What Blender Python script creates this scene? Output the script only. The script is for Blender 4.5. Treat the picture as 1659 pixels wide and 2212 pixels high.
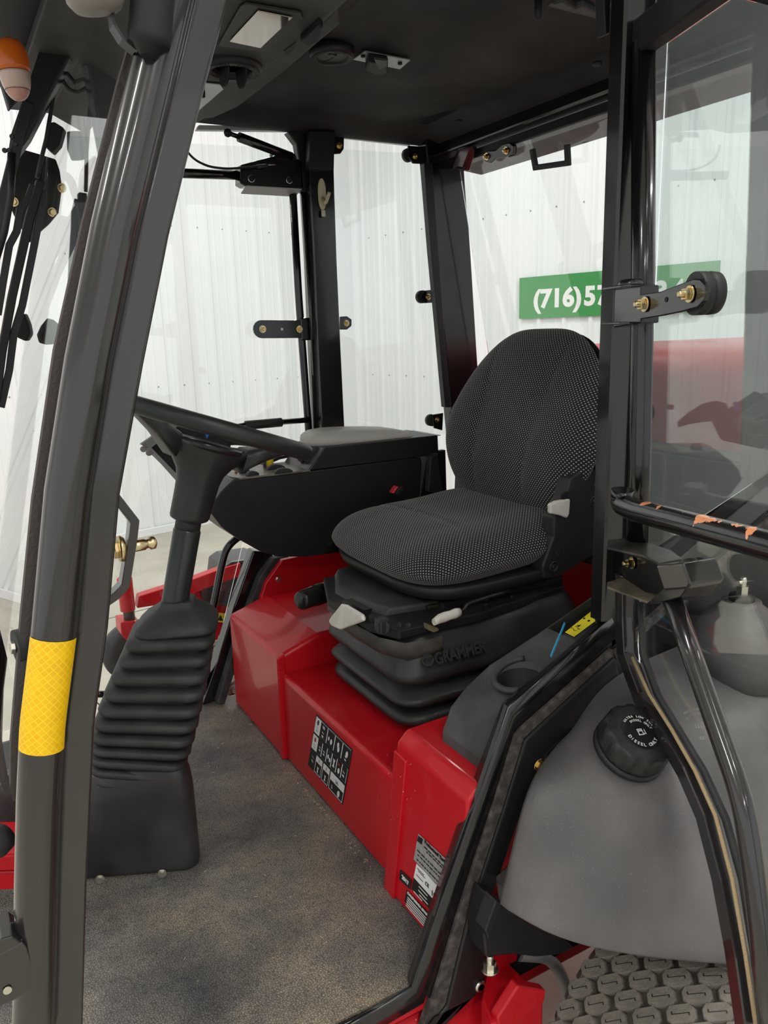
import bpy, bmesh, math, random
from mathutils import Vector, Matrix
for o in list(bpy.data.objects): bpy.data.objects.remove(o, do_unlink=True)
SC = bpy.context.scene; COL = SC.collection
PI = math.pi
# ---------------------------------------------------------------- camera
# machine frame: +X to the rear of the mower, +Y to its far side, Z up, cab floor at z = 0
FPX, CX, CY = 1690.0, 829.5, 1106.0
M = Matrix(((0.8682451100246428, -0.49538681101149135, -0.02724585095314264),
            (-0.13449080465080582, -0.18214594404562165, -0.9740303273164076),
            (0.4775590564345678, 0.8493613851262573, -0.22477229605476534)))
CAM = Vector((0, 0, 1.1))
cd = bpy.data.cameras.new('camera'); cam = bpy.data.objects.new('camera', cd); COL.objects.link(cam)
cd.sensor_fit = 'VERTICAL'; cd.sensor_height = 36.0; cd.lens = 36.0 * FPX / 2212.0
cd.clip_start = 0.02; cd.clip_end = 100
rx, ry, rz = M[0], -M[1], -M[2]
cam.matrix_world = Matrix(((rx[0], ry[0], rz[0], CAM.x), (rx[1], ry[1], rz[1], CAM.y), (rx[2], ry[2], rz[2], CAM.z), (0, 0, 0, 1)))
SC.camera = cam
# ---------------------------------------------------------------- world, lights, exposure
G = -0.66                      # level of the concrete floor
W = bpy.data.worlds.new('world'); SC.world = W; W.use_nodes = True
bg = W.node_tree.nodes['Background']; bg.inputs[0].default_value = (0.95, 0.975, 1.0, 1); bg.inputs[1].default_value = 0.90
SC.view_settings.view_transform = 'Standard'; SC.view_settings.look = 'None'
SC.view_settings.exposure = 0.28; SC.view_settings.gamma = 1.0; SC.view_settings.use_curve_mapping = False
TH = math.radians(10.9558)     # the building stands turned against the mower
BU = Vector((math.cos(TH), math.sin(TH), 0)); BV = Vector((-math.sin(TH), math.cos(TH), 0))
BC = Vector((4.038, 7.621, 0)) # corner of the two walls
CEIL = 4.1

def ray(px, py):
    d = M.transposed() @ Vector(((px - CX) / FPX, (py - CY) / FPX, 1.0)); return d
def hit(px, py, p, n):
    d = ray(px, py); return CAM + d * ((Vector(p) - CAM).dot(n) / d.dot(n))
def ux(px, py, X): return hit(px, py, (X, 0, 0), Vector((1, 0, 0)))
def uy(px, py, Y): return hit(px, py, (0, Y, 0), Vector((0, 1, 0)))
def uz(px, py, Z): return hit(px, py, (0, 0, Z), Vector((0, 0, 1)))

# ---------------------------------------------------------------- materials
def newmat(name):
    m = bpy.data.materials.new(name); m.use_nodes = True
    return m, m.node_tree, m.node_tree.nodes['Principled BSDF']
def mat(name, col, rough=0.5, metal=0.0, coat=0.0, spec=0.5, trans=0.0, ior=1.45, bump=0.0, bscale=200.0, var=0.0, vscale=6.0, vcol=None, rvar=0.0):
    m, t, b = newmat(name)
    b.inputs['Base Color'].default_value = (*col, 1); b.inputs['Roughness'].default_value = rough
    b.inputs['Metallic'].default_value = metal; b.inputs['Coat Weight'].default_value = coat
    b.inputs['Coat Roughness'].default_value = 0.08
    b.inputs['Specular IOR Level'].default_value = spec
    b.inputs['Transmission Weight'].default_value = trans; b.inputs['IOR'].default_value = ior
    N, L = t.nodes.new, t.links.new
    tc = N('ShaderNodeTexCoord')
    if var > 0:
        nz = N('ShaderNodeTexNoise'); nz.inputs['Scale'].default_value = vscale; nz.inputs['Detail'].default_value = 6
        L(tc.outputs['Object'], nz.inputs['Vector'])
        rp = N('ShaderNodeValToRGB'); rp.color_ramp.elements[0].position = 0.42; rp.color_ramp.elements[1].position = 0.72
        rp.color_ramp.elements[0].color = (*col, 1)
        c2 = vcol or tuple(min(1, c * (1 + var) + 0.02 * var) for c in col)
        rp.color_ramp.elements[1].color = (*c2, 1)
        L(nz.outputs['Fac'], rp.inputs['Fac']); L(rp.outputs['Color'], b.inputs['Base Color'])
    if rvar > 0:
        n3 = N('ShaderNodeTexNoise'); n3.inputs['Scale'].default_value = 9; n3.inputs['Detail'].default_value = 5
        L(tc.outputs['Object'], n3.inputs['Vector'])
        mr = N('ShaderNodeMapRange'); mr.inputs['To Min'].default_value = rough; mr.inputs['To Max'].default_value = rough + rvar
        L(n3.outputs['Fac'], mr.inputs['Value']); L(mr.outputs['Result'], b.inputs['Roughness'])
    if bump > 0:
        n2 = N('ShaderNodeTexNoise'); n2.inputs['Scale'].default_value = bscale; n2.inputs['Detail'].default_value = 3
        L(tc.outputs['Object'], n2.inputs['Vector'])
        bp = N('ShaderNodeBump'); bp.inputs['Strength'].default_value = bump; bp.inputs['Distance'].default_value = 0.002
        L(n2.outputs['Fac'], bp.inputs['Height']); L(bp.outputs['Normal'], b.inputs['Normal'])
    return m
GLOSS = mat('gloss_black_paint', (0.006, 0.006, 0.007), 0.16, coat=0.5, rvar=0.1)
SATIN = mat('satin_black_paint', (0.012, 0.012, 0.013), 0.34, rvar=0.12)
PILLAR = mat('worn_black_paint', (0.020, 0.018, 0.017), 0.20, coat=0.8, rvar=0.10)
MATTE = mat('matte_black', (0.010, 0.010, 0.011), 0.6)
PLAST = mat('black_plastic', (0.020, 0.021, 0.021), 0.5, bump=0.25, bscale=500)
GPLAST = mat('dark_grey_plastic', (0.035, 0.037, 0.037), 0.52, bump=0.3, bscale=420, var=0.7, vscale=9)
WHEELM = mat('steering_plastic', (0.022, 0.025, 0.024), 0.42, bump=0.15, bscale=600)
RUBBER = mat('black_rubber', (0.021, 0.022, 0.022), 0.55, bump=0.3, bscale=60, var=0.4, vscale=20)
BELLOW = mat('seat_bellows_rubber', (0.018, 0.020, 0.020), 0.45, var=0.5, vscale=8)
FOAM = mat('foam_tape', (0.045, 0.038, 0.034), 0.95, bump=1.0, bscale=500, var=1.2, vscale=60)
SEAL = mat('ribbed_rubber_seal', (0.06, 0.05, 0.045), 0.7, bump=0.6, bscale=300)
STEEL = mat('bare_steel', (0.32, 0.32, 0.32), 0.3, metal=1.0, var=0.3, vscale=30)
ZINC = mat('zinc_bolt', (0.62, 0.60, 0.52), 0.3, metal=1.0)
GOLD = mat('yellow_zinc_bolt', (0.72, 0.52, 0.24), 0.26, metal=1.0, var=0.4, vscale=90, vcol=(0.5, 0.5, 0.35))
WHITEP = mat('white_plastic', (0.74, 0.71, 0.66), 0.45, var=0.2, vscale=25, vcol=(0.6, 0.57, 0.5))
ARMG = mat('grey_moulded_rubber', (0.40, 0.385, 0.35), 0.42, var=0.3, vscale=10, vcol=(0.50, 0.47, 0.42))
YEL = mat('yellow_plastic', (0.85, 0.62, 0.02), 0.4)
REDP = mat('red_plastic', (0.6, 0.03, 0.04), 0.35)
BLUE = mat('blue_plastic', (0.02, 0.22, 0.72), 0.45)
CYAN = mat('blue_cable_tie', (0.06, 0.45, 0.75), 0.4)
WTXT = mat('white_print', (0.82, 0.82, 0.80), 0.5)
BTXT = mat('black_print', (0.012, 0.012, 0.012), 0.45)
RTXT = mat('red_print', (0.6, 0.03, 0.03), 0.5)
YSTK = mat('yellow_sticker', (0.85, 0.72, 0.03), 0.4)
SILV = mat('silver_sticker', (0.42, 0.42, 0.41), 0.4, metal=0.4, var=0.4, vscale=80, vcol=(0.55, 0.55, 0.54))
CREAM = mat('cream_plastic', (0.62, 0.54, 0.36), 0.4)
GREEN = mat('green_sign', (0.045, 0.27, 0.07), 0.4)
AMBER = mat('amber_lens', (0.95, 0.22, 0.02), 0.15, trans=0.45)
CLEARP = mat('clear_pinkish_lens', (0.75, 0.42, 0.36), 0.2, trans=0.35)
WALLM = mat('white_wall_steel', (0.80, 0.82, 0.83), 0.38, var=0.06, vscale=2, vcol=(0.84, 0.85, 0.85))
CEILM = mat('white_ceiling', (0.82, 0.82, 0.81), 0.6)
DKRED = mat('dark_red_reflector', (0.05, 0.004, 0.01), 0.25, coat=0.6)
HEAD = mat('headliner', (0.026, 0.025, 0.025), 0.75, bump=0.6, bscale=700, var=0.8, vscale=4)
CONS = mat('overhead_console_plastic', (0.042, 0.040, 0.038), 0.6, bump=0.6, bscale=600, var=0.6, vscale=7)
TIRE = mat('dusty_tyre_rubber', (0.050, 0.046, 0.040), 0.85, bump=0.8, bscale=120, var=1.5, vscale=18, vcol=(0.16, 0.145, 0.12))
LIP = mat('bright_edge_trim', (0.5, 0.5, 0.5), 0.4)
LAMPG = mat('mirror_lens', (0.42, 0.37, 0.33), 0.05, metal=1.0)
PCLEAR = mat('grey_clear_plate', (0.30, 0.30, 0.30), 0.25, metal=0.5)

def redpaint():
    m, t, b = newmat('red_paint'); N, L = t.nodes.new, t.links.new
    tc = N('ShaderNodeTexCoord')
    n = N('ShaderNodeTexNoise'); n.inputs['Scale'].default_value = 14; n.inputs['Detail'].default_value = 8; n.inputs['Roughness'].default_value = 0.7
    L(tc.outputs['Object'], n.inputs['Vector'])
    r = N('ShaderNodeValToRGB'); r.color_ramp.elements[0].position = 0.55; r.color_ramp.elements[1].position = 0.85
    r.color_ramp.elements[0].color = (0.52, 0.006, 0.014, 1); r.color_ramp.elements[1].color = (0.56, 0.035, 0.038, 1)
    L(n.outputs['Fac'], r.inputs['Fac'])
    v = N('ShaderNodeTexVoronoi'); v.inputs['Scale'].default_value = 70; L(tc.outputs['Object'], v.inputs['Vector'])
    lt = N('ShaderNodeMath'); lt.operation = 'LESS_THAN'; lt.inputs[1].default_value = 0.09; L(v.outputs['Distance'], lt.inputs[0])
    n2 = N('ShaderNodeTexNoise'); n2.inputs['Scale'].default_value = 5; L(tc.outputs['Object'], n2.inputs['Vector'])
    gt = N('ShaderNodeMath'); gt.operation = 'GREATER_THAN'; gt.inputs[1].default_value = 0.6; L(n2.outputs['Fac'], gt.inputs[0])
    mu = N('ShaderNodeMath'); mu.operation = 'MULTIPLY'; L(lt.outputs[0], mu.inputs[0]); L(gt.outputs[0], mu.inputs[1])
    mx = N('ShaderNodeMixRGB'); L(mu.outputs[0], mx.inputs[0]); L(r.outputs['Color'], mx.inputs[1]); mx.inputs[2].default_value = (0.45, 0.33, 0.26, 1)
    L(mx.outputs[0], b.inputs['Base Color'])
    b.inputs['Roughness'].default_value = 0.38; b.inputs['Specular IOR Level'].default_value = 0.3; b.inputs['Coat Weight'].default_value = 0.25; b.inputs['Coat Roughness'].default_value = 0.06
    return m
RED = redpaint()

def matmat():
    m, t, b = newmat('grained_floor_mat'); N, L = t.nodes.new, t.links.new
    tc = N('ShaderNodeTexCoord')
    v = N('ShaderNodeTexVoronoi'); v.feature = 'DISTANCE_TO_EDGE'; v.inputs['Scale'].default_value = 230; v.inputs['Randomness'].default_value = 1
    nn = N('ShaderNodeTexNoise'); nn.inputs['Scale'].default_value = 300; L(tc.outputs['Object'], nn.inputs['Vector'])
    add = N('ShaderNodeMixRGB'); add.blend_type = 'ADD'; add.inputs[0].default_value = 0.004; L(tc.outputs['Object'], add.inputs[1]); L(nn.outputs['Color'], add.inputs[2])
    L(add.outputs[0], v.inputs['Vector'])
    g = N('ShaderNodeMapRange'); g.inputs['From Max'].default_value = 0.35; L(v.outputs['Distance'], g.inputs['Value'])
    d = N('ShaderNodeTexNoise'); d.inputs['Scale'].default_value = 3.2; d.inputs['Detail'].default_value = 7; d.inputs['Roughness'].default_value = 0.65; L(tc.outputs['Object'], d.inputs['Vector'])
    dr = N('ShaderNodeValToRGB'); e = dr.color_ramp.elements
    e[0].position = 0.34; e[0].color = (0.060, 0.062, 0.066, 1); e[1].position = 0.72; e[1].color = (0.34, 0.275, 0.19, 1)
    k = dr.color_ramp.elements.new(0.5); k.color = (0.155, 0.145, 0.125, 1)
    L(d.outputs['Fac'], dr.inputs['Fac'])
    hi = N('ShaderNodeMixRGB'); hi.blend_type = 'MULTIPLY'; L(dr.outputs['Color'], hi.inputs[1])
    cr = N('ShaderNodeValToRGB'); cr.color_ramp.elements[0].color = (0.35, 0.35, 0.36, 1); cr.color_ramp.elements[1].color = (1.5, 1.5, 1.5, 1)
    cr.color_ramp.elements[1].position = 0.6
    L(g.outputs['Result'], cr.inputs['Fac']); L(cr.outputs['Color'], hi.inputs[2]); hi.inputs[0].default_value = 1
    L(hi.outputs[0], b.inputs['Base Color'])
    b.inputs['Roughness'].default_value = 0.55
    bp = N('ShaderNodeBump'); bp.inputs['Strength'].default_value = 0.6; bp.inputs['Distance'].default_value = 0.0012
    L(g.outputs['Result'], bp.inputs['Height']); L(bp.outputs['Normal'], b.inputs['Normal'])
    return m
MATM = matmat()

def concrete():
    m, t, b = newmat('concrete_floor'); N, L = t.nodes.new, t.links.new
    tc = N('ShaderNodeTexCoord')
    n = N('ShaderNodeTexNoise'); n.inputs['Scale'].default_value = 2.0; n.inputs['Detail'].default_value = 9; n.inputs['Roughness'].default_value = 0.72; L(tc.outputs['Object'], n.inputs['Vector'])
    r = N('ShaderNodeValToRGB'); r.color_ramp.elements[0].position = 0.3; r.color_ramp.elements[0].color = (0.40, 0.37, 0.31, 1)
    r.color_ramp.elements[1].position = 0.7; r.color_ramp.elements[1].color = (0.58, 0.55, 0.47, 1); L(n.outputs['Fac'], r.inputs['Fac'])
    L(r.outputs['Color'], b.inputs['Base Color']); b.inputs['Roughness'].default_value = 0.6
    bp = N('ShaderNodeBump'); bp.inputs['Strength'].default_value = 0.2; L(n.outputs['Fac'], bp.inputs['Height']); L(bp.outputs['Normal'], b.inputs['Normal'])
    return m
CONC = concrete()

def fabric():
    m, t, b = newmat('dotted_seat_fabric'); N, L = t.nodes.new, t.links.new
    uv = N('ShaderNodeUVMap'); sp = N('ShaderNodeSeparateXYZ'); L(uv.outputs['UV'], sp.inputs[0])
    def ma(op, a, bb=None, c=None):
        n = N('ShaderNodeMath'); n.operation = op
        for i, x in enumerate((a, bb, c)):
            if x is None: continue
            if isinstance(x, (int, float)): n.inputs[i].default_value = x
            else: L(x, n.inputs[i])
        return n.outputs[0]
    SX, SY = 0.0088, 0.0050
    y = ma('DIVIDE', sp.outputs['Y'], SY); row = ma('FLOOR', y); odd = ma('MODULO', ma('ABSOLUTE', row), 2.0)
    x = ma('ADD', ma('DIVIDE', sp.outputs['X'], SX), ma('MULTIPLY', odd, 0.5))
    fx = ma('MULTIPLY', ma('SUBTRACT', ma('FRACT', x), 0.5), SX); fy = ma('MULTIPLY', ma('SUBTRACT', ma('FRACT', y), 0.5), SY)
    dd = ma('SQRT', ma('ADD', ma('POWER', ma('MULTIPLY', fx, 0.75), 2.0), ma('POWER', fy, 2.0)))
    dot = N('ShaderNodeMapRange'); dot.inputs['From Min'].default_value = 0.00085; dot.inputs['From Max'].default_value = 0.0014
    dot.inputs['To Min'].default_value = 1; dot.inputs['To Max'].default_value = 0; L(dd, dot.inputs['Value'])
    mx = N('ShaderNodeMixRGB'); L(dot.outputs['Result'], mx.inputs[0]); mx.inputs[1].default_value = (0.009, 0.009, 0.010, 1); mx.inputs[2].default_value = (0.60, 0.57, 0.53, 1)
    L(mx.outputs[0], b.inputs['Base Color']); b.inputs['Roughness'].default_value = 0.9
    b.inputs['Sheen Weight'].default_value = 0.15
    bp = N('ShaderNodeBump'); bp.inputs['Strength'].default_value = 0.4; bp.inputs['Distance'].default_value = 0.0008
    L(dot.outputs['Result'], bp.inputs['Height']); L(bp.outputs['Normal'], b.inputs['Normal'])
    return m
FABRIC = fabric()

def tankmat():
    m, t, b = newmat('dusty_tank_plastic'); N, L = t.nodes.new, t.links.new
    tc = N('ShaderNodeTexCoord')
    n = N('ShaderNodeTexNoise'); n.inputs['Scale'].default_value = 5; n.inputs['Detail'].default_value = 8; L(tc.outputs['Object'], n.inputs['Vector'])
    r = N('ShaderNodeValToRGB'); r.color_ramp.elements[0].position = 0.35; r.color_ramp.elements[0].color = (0.085, 0.080, 0.080, 1)
    r.color_ramp.elements[1].position = 0.7; r.color_ramp.elements[1].color = (0.16, 0.147, 0.147, 1); L(n.outputs['Fac'], r.inputs['Fac'])
    v = N('ShaderNodeTexVoronoi'); v.inputs['Scale'].default_value = 170; L(tc.outputs['Object'], v.inputs['Vector'])
    lt = N('ShaderNodeMath'); lt.operation = 'LESS_THAN'; lt.inputs[1].default_value = 0.10; L(v.outputs['Distance'], lt.inputs[0])
    mx = N('ShaderNodeMixRGB'); L(lt.outputs[0], mx.inputs[0]); L(r.outputs['Color'], mx.inputs[1]); mx.inputs[2].default_value = (0.21, 0.20, 0.19, 1)
    L(mx.outputs[0], b.inputs['Base Color']); b.inputs['Roughness'].default_value = 0.42
    n2 = N('ShaderNodeTexNoise'); n2.inputs['Scale'].default_value = 350; L(tc.outputs['Object'], n2.inputs['Vector'])
    bp = N('ShaderNodeBump'); bp.inputs['Strength'].default_value = 0.3; bp.inputs['Distance'].default_value = 0.001; L(n2.outputs['Fac'], bp.inputs['Height'])
    n3 = N('ShaderNodeTexNoise'); n3.inputs['Scale'].default_value = 5; n3.inputs['Detail'].default_value = 1; L(tc.outputs['Object'], n3.inputs['Vector'])
    b2 = N('ShaderNodeBump'); b2.inputs['Strength'].default_value = 0.5; b2.inputs['Distance'].default_value = 0.03; L(n3.outputs['Fac'], b2.inputs['Height']); L(bp.outputs['Normal'], b2.inputs['Normal'])
    L(b2.outputs['Normal'], b.inputs['Normal'])
    return m
TANK = tankmat()

def reflector():
    m, t, b = newmat('yellow_reflective_tape'); N, L = t.nodes.new, t.links.new
    uv = N('ShaderNodeUVMap'); mp = N('ShaderNodeMapping'); L(uv.outputs['UV'], mp.inputs['Vector'])
    mp.inputs['Rotation'].default_value = (0, 0, PI / 4); mp.inputs['Scale'].default_value = (110, 110, 110)
    ch = N('ShaderNodeTexBrick'); ch.offset = 0; ch.inputs['Scale'].default_value = 1; ch.inputs['Mortar Size'].default_value = 0.06
    ch.inputs['Brick Width'].default_value = 0.75; ch.inputs['Row Height'].default_value = 0.75
    ch.inputs['Color1'].default_value = (0.86, 0.47, 0.0, 1); ch.inputs['Color2'].default_value = (0.92, 0.54, 0.0, 1); ch.inputs['Mortar'].default_value = (0.95, 0.66, 0.01, 1)
    L(mp.outputs['Vector'], ch.inputs['Vector']); L(ch.outputs['Color'], b.inputs['Base Color'])
    b.inputs['Roughness'].default_value = 0.35
    return m
REFL = reflector()

def chipped():
    m, t, b = newmat('chipped_black_paint'); N, L = t.nodes.new, t.links.new
    uv = N('ShaderNodeUVMap'); sp = N('ShaderNodeSeparateXYZ'); L(uv.outputs['UV'], sp.inputs[0])
    tc = N('ShaderNodeTexCoord'); n = N('ShaderNodeTexNoise'); n.inputs['Scale'].default_value = 38; n.inputs['Detail'].default_value = 5; L(tc.outputs['Object'], n.inputs['Vector'])
    # chips only along the top of the bar: uv.y runs round the bar, uv.x along it
    def ma(op, a, bb=None):
        x = N('ShaderNodeMath'); x.operation = op
        for i, q in enumerate((a, bb)):
            if q is None: continue
            if isinstance(q, (int, float)): x.inputs[i].default_value = q
            else: L(q, x.inputs[i])
        return x.outputs[0]
    d = ma('ABSOLUTE', ma('SUBTRACT', sp.outputs['Y'], CHIP_V))
    thr = ma('ADD', ma('MULTIPLY', d, 1.7), 0.48)
    al = ma('LESS_THAN', ma('ABSOLUTE', ma('SUBTRACT', sp.outputs['X'], 0.27)), 0.19)
    c = ma('MULTIPLY', ma('GREATER_THAN', n.outputs['Fac'], thr), al)
    mx = N('ShaderNodeMixRGB'); L(c, mx.inputs[0]); mx.inputs[1].default_value = (0.008, 0.008, 0.008, 1); mx.inputs[2].default_value = (0.75, 0.30, 0.14, 1)
    L(mx.outputs[0], b.inputs['Base Color']); b.inputs['Roughness'].default_value = 0.22; b.inputs['Coat Weight'].default_value = 0.4
    return m
CHIP_V = 0.19
CHIP = chipped()

def glassmat(name, tint=(0.93, 0.97, 0.955)):
    m, t, b = newmat(name)
    b.inputs['Base Color'].default_value = (*tint, 1); b.inputs['Roughness'].default_value = 0.0
    b.inputs['Transmission Weight'].default_value = 1.0; b.inputs['IOR'].default_value = 1.52
    return m
GLASS = glassmat('tempered_glass')
GLASS2 = glassmat('green_tint_glass', (0.83, 0.885, 0.88))

# ---------------------------------------------------------------- builders
CUR = {}
class MB:
    def __init__(s): s.bm = bmesh.new(); s.uvs = {}
    def grid(s, rings, closed_u=True, cap=True, uvs=None):
        """rings: list of lists of points; joins successive rings."""
        V = [[s.bm.verts.new(p) for p in r] for r in rings]
        n = len(rings[0]); F = []
        uvl = s.bm.loops.layers.uv.verify() if uvs else None
        for i in range(len(V) - 1):
            for j in range(n if closed_u else n - 1):
                k = (j + 1) % n
                f = s.bm.faces.new((V[i][j], V[i][k], V[i + 1][k], V[i + 1][j]))
                f.smooth = True
                if uvs:
                    idx = ((i, j), (i, j + 1), (i + 1, j + 1), (i + 1, j))
                    for l, (a, c) in zip(f.loops, idx): l[uvl].uv = uvs[a][c]
        if cap and closed_u:
            for r in (V[0][::-1], V[-1]):
                try: s.bm.faces.new(r)
                except ValueError: pass
        return s
    def box(s, c, size, rot=None):
        R = rot or Matrix.Identity(3); c = Vector(c); h = Vector(size) / 2
        v = [s.bm.verts.new(c + R @ Vector((sx * h.x, sy * h.y, sz * h.z))) for sx in (-1, 1) for sy in (-1, 1) for sz in (-1, 1)]
        for q in ((0, 1, 3, 2), (4, 6, 7, 5), (0, 4, 5, 1), (2, 3, 7, 6), (0, 2, 6, 4), (1, 5, 7, 3)): s.bm.faces.new([v[i] for i in q])
        return s
    def prism(s, pts, ext):
        ext = Vector(ext); a = [s.bm.verts.new(Vector(p)) for p in pts]; b = [s.bm.verts.new(Vector(p) + ext) for p in pts]
        s.bm.faces.new(a); s.bm.faces.new(b[::-1]); n = len(pts)
        for i in range(n): s.bm.faces.new((a[i], b[i], b[(i + 1) % n], a[(i + 1) % n]))
        return s
    def sweep(s, path, prof, up=(0, 0, 1), smooth=False, closed=False):
        """prof: 2D points (side, up) swept along the path with mitred corners."""
        P = [Vector(p) for p in path]; n = len(P); rings = []; up = Vector(up).normalized(); pl = 0; us = []
        for i, p in enumerate(P):
            if closed: a = (P[i] - P[i - 1]).normalized(); b = (P[(i + 1) % n] - P[i]).normalized()
            else:
                a = (P[i] - P[i - 1]).normalized() if i else (P[1] - P[0]).normalized()
                b = (P[i + 1] - P[i]).normalized() if i < n - 1 else a
            tn = (a + b).normalized(); sd = tn.cross(up)
            if sd.length < 1e-4: sd = tn.cross(Vector((1, 0, 0.01)))
            sd.normalize(); u2 = sd.cross(tn).normalized()
            c = max(0.35, tn.dot(a))
            # stretch in the plane of the bend
            bend = (b - a)
            ring = []
            for x, y in prof:
                o = sd * x + u2 * y
                if bend.length > 1e-5:
                    bd = bend.normalized(); k = o.dot(bd); o = o + bd * k * (1 / c - 1)
                ring.append(p + o)
            rings.append(ring)
            if i: pl += (P[i] - P[i - 1]).length
            us.append(pl)
        m = len(prof)
        if closed: rings.append(rings[0]); us.append(pl)
        uv = [[(us[i], j / m) for j in range(m + 1)] for i in range(len(rings))]
        V = [[s.bm.verts.new(q) for q in r] for r in (rings[:-1] if closed else rings)]
        if closed: V.append(V[0])
        uvl = s.bm.loops.layers.uv.verify()
        for i in range(len(V) - 1):
            for j in range(m):
                k = (j + 1) % m
                f = s.bm.faces.new((V[i][j], V[i][k], V[i + 1][k], V[i + 1][j])); f.smooth = smooth
                for l, q in zip(f.loops, (uv[i][j], uv[i][j + 1], uv[i + 1][j + 1], uv[i + 1][j])): l[uvl].uv = q
        if not closed:
            s.bm.faces.new(V[0][::-1]); s.bm.faces.new(V[-1])
        return s
    def tube(s, path, r, seg=14, up=(0, 0, 1), bend=0.0, closed=False):
        if bend: path = roundpath(path, bend)
        return s.sweep(path, [(r * math.cos(2 * PI * k / seg), r * math.sin(2 * PI * k / seg)) for k in range(seg)], up, True, closed)
    def rtube(s, path, w, h, up=(0, 0, 1), bend=0.0, ch=0.12):
        if bend: path = roundpath(path, bend)
        w /= 2; h /= 2; c = min(w, h) * ch * 2
        pr = [(-w + c, -h), (w - c, -h), (w, -h + c), (w, h - c), (w - c, h), (-w + c, h), (-w, h - c), (-w, -h + c)]
        return s.sweep(path, pr, up)
    def lathe(s, prof, org, axis, seg=28):
        """prof: (radius, along-axis) pairs"""
        a = Vector(axis).normalized(); t = a.cross(Vector((0, 0, 1)))
        if t.length < 1e-3: t = a.cross(Vector((1, 0, 0)))
        t.normalize(); b = a.cross(t); org = Vector(org)
        rings = [[org + a * h + (t * math.cos(2 * PI * k / seg) + b * math.sin(2 * PI * k / seg)) * max(r, 1e-5) for k in range(seg)] for r, h in prof]
        return s.grid(rings)
    def hexbolt(s, c, axis, r=0.008, h=0.006, washer=True, stud=True):
        a = Vector(axis).normalized(); c = Vector(c)
        if washer: s.lathe([(r * 1.35, 0), (r * 1.35, r * 0.25)], c, a, 20); c = c + a * r * 0.25
        t = a.cross(Vector((0.1, 0, 1))).normalized(); b = a.cross(t)
        ring = [c + (t * math.cos(k * PI / 3) + b * math.sin(k * PI / 3)) * r for k in range(6)]
        s.prism(ring, a * h)
        if stud: s.lathe([(r * 0.55, 0), (r * 0.55, h * 1.7), (r * 0.4, h * 1.9)], c, a, 14)
        return s
def roundpath(path, r, n=6):
    P = [Vector(p) for p in path]; out = [P[0]]
    for i in range(1, len(P) - 1):
        a = P[i - 1] - P[i]; b = P[i + 1] - P[i]; d = min(r, a.length * 0.49, b.length * 0.49)
        p0 = P[i] + a.normalized() * d; p1 = P[i] + b.normalized() * d
        for k in range(n + 1):
            t = k / n; out.append(p0 * (1 - t) ** 2 + P[i] * 2 * t * (1 - t) + p1 * t ** 2)
    out.append(P[-1]); return out
def rrect(hx, hy, r, n=5):
    out = []
    for cx, cy, a0 in ((hx - r, hy - r, 0), (-hx + r, hy - r, PI / 2), (-hx + r, -hy + r, PI), (hx - r, -hy + r, 1.5 * PI)):
        for k in range(n + 1):
            a = a0 + PI / 2 * k / n; out.append((cx + r * math.cos(a), cy + r * math.sin(a)))
    return out
def thing(name, label, cat, loc=(0, 0, 0), group=None):
    o = bpy.data.objects.new(name, None); COL.objects.link(o); o.location = loc; o.empty_display_size = 0.05
    o['label'] = label; o['category'] = cat
    if group: o['group'] = group
    return o
def part(name, mb, m, parent=None, bevel=0.0, seg=2, label=None, smooth=False, sub=0, kind=None, wn=False):
    bm = mb.bm if isinstance(mb, MB) else mb
    bmesh.ops.recalc_face_normals(bm, faces=bm.faces)
    me = bpy.data.meshes.new(name); bm.to_mesh(me); bm.free(); me.materials.append(m)
    o = bpy.data.objects.new(name, me); COL.objects.link(o)
    if smooth:
        for p in me.polygons: p.use_smooth = True
    if parent is not None:
        L = Vector((0, 0, 0)); q = parent
        while q is not None: L += Vector(q.location); q = q.parent
        me.transform(Matrix.Translation(-L)); o.parent = parent
    if bevel > 0:
        b = o.modifiers.new('bevel', 'BEVEL'); b.width = bevel; b.segments = seg; b.limit_method = 'ANGLE'; b.angle_limit = math.radians(35)
        b.harden_normals = False
    if sub:
        sm = o.modifiers.new('sub', 'SUBSURF'); sm.levels = sub; sm.render_levels = sub
    if label: o['label'] = label
    if kind: o['kind'] = kind
    return o
def tag(o, label, cat, group=None):
    o['label'] = label; o['category'] = cat
    if group: o['group'] = group
    return o
def struct(name, mb, m, parent=None, **k): return part(name, mb, m, parent, kind='structure' if parent is None else None, **k)
def text(name, s, size, org, xd, yd, m, parent, ext=0.0004, off=0.0, align='LEFT', spacing=1.0, width=None):
    cu = bpy.data.curves.new(name, 'FONT'); cu.body = s; cu.size = size; cu.extrude = ext; cu.offset = off; cu.align_x = align; cu.space_character = spacing
    cu.resolution_u = 3
    ob = bpy.data.objects.new(name, cu); COL.objects.link(ob)
    dg = bpy.context.evaluated_depsgraph_get(); me = bpy.data.meshes.new_from_object(ob.evaluated_get(dg))
    bpy.data.objects.remove(ob, do_unlink=True)
    xd = Vector(xd).normalized(); yd = Vector(yd); yd = (yd - xd * yd.dot(xd)).normalized(); zd = xd.cross(yd)
    if width:
        w = max(v.co.x for v in me.vertices) - min(v.co.x for v in me.vertices); k = width / max(w, 1e-6)
    else: k = 1
    org = Vector(org)
    L = Vector((0, 0, 0)); q = parent
    while q is not None: L += Vector(q.location); q = q.parent
    for v in me.vertices: v.co = org + xd * v.co.x * k + yd * v.co.y + zd * v.co.z - L
    me.materials.clear(); me.materials.append(m)
    o = bpy.data.objects.new(name, me); COL.objects.link(o); o.parent = parent
    return o
YN, YF = 0.97, 2.20            # near and far side planes of the cab
VX, VY, VZ = Vector((1, 0, 0)), Vector((0, 1, 0)), Vector((0, 0, 1))
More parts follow.
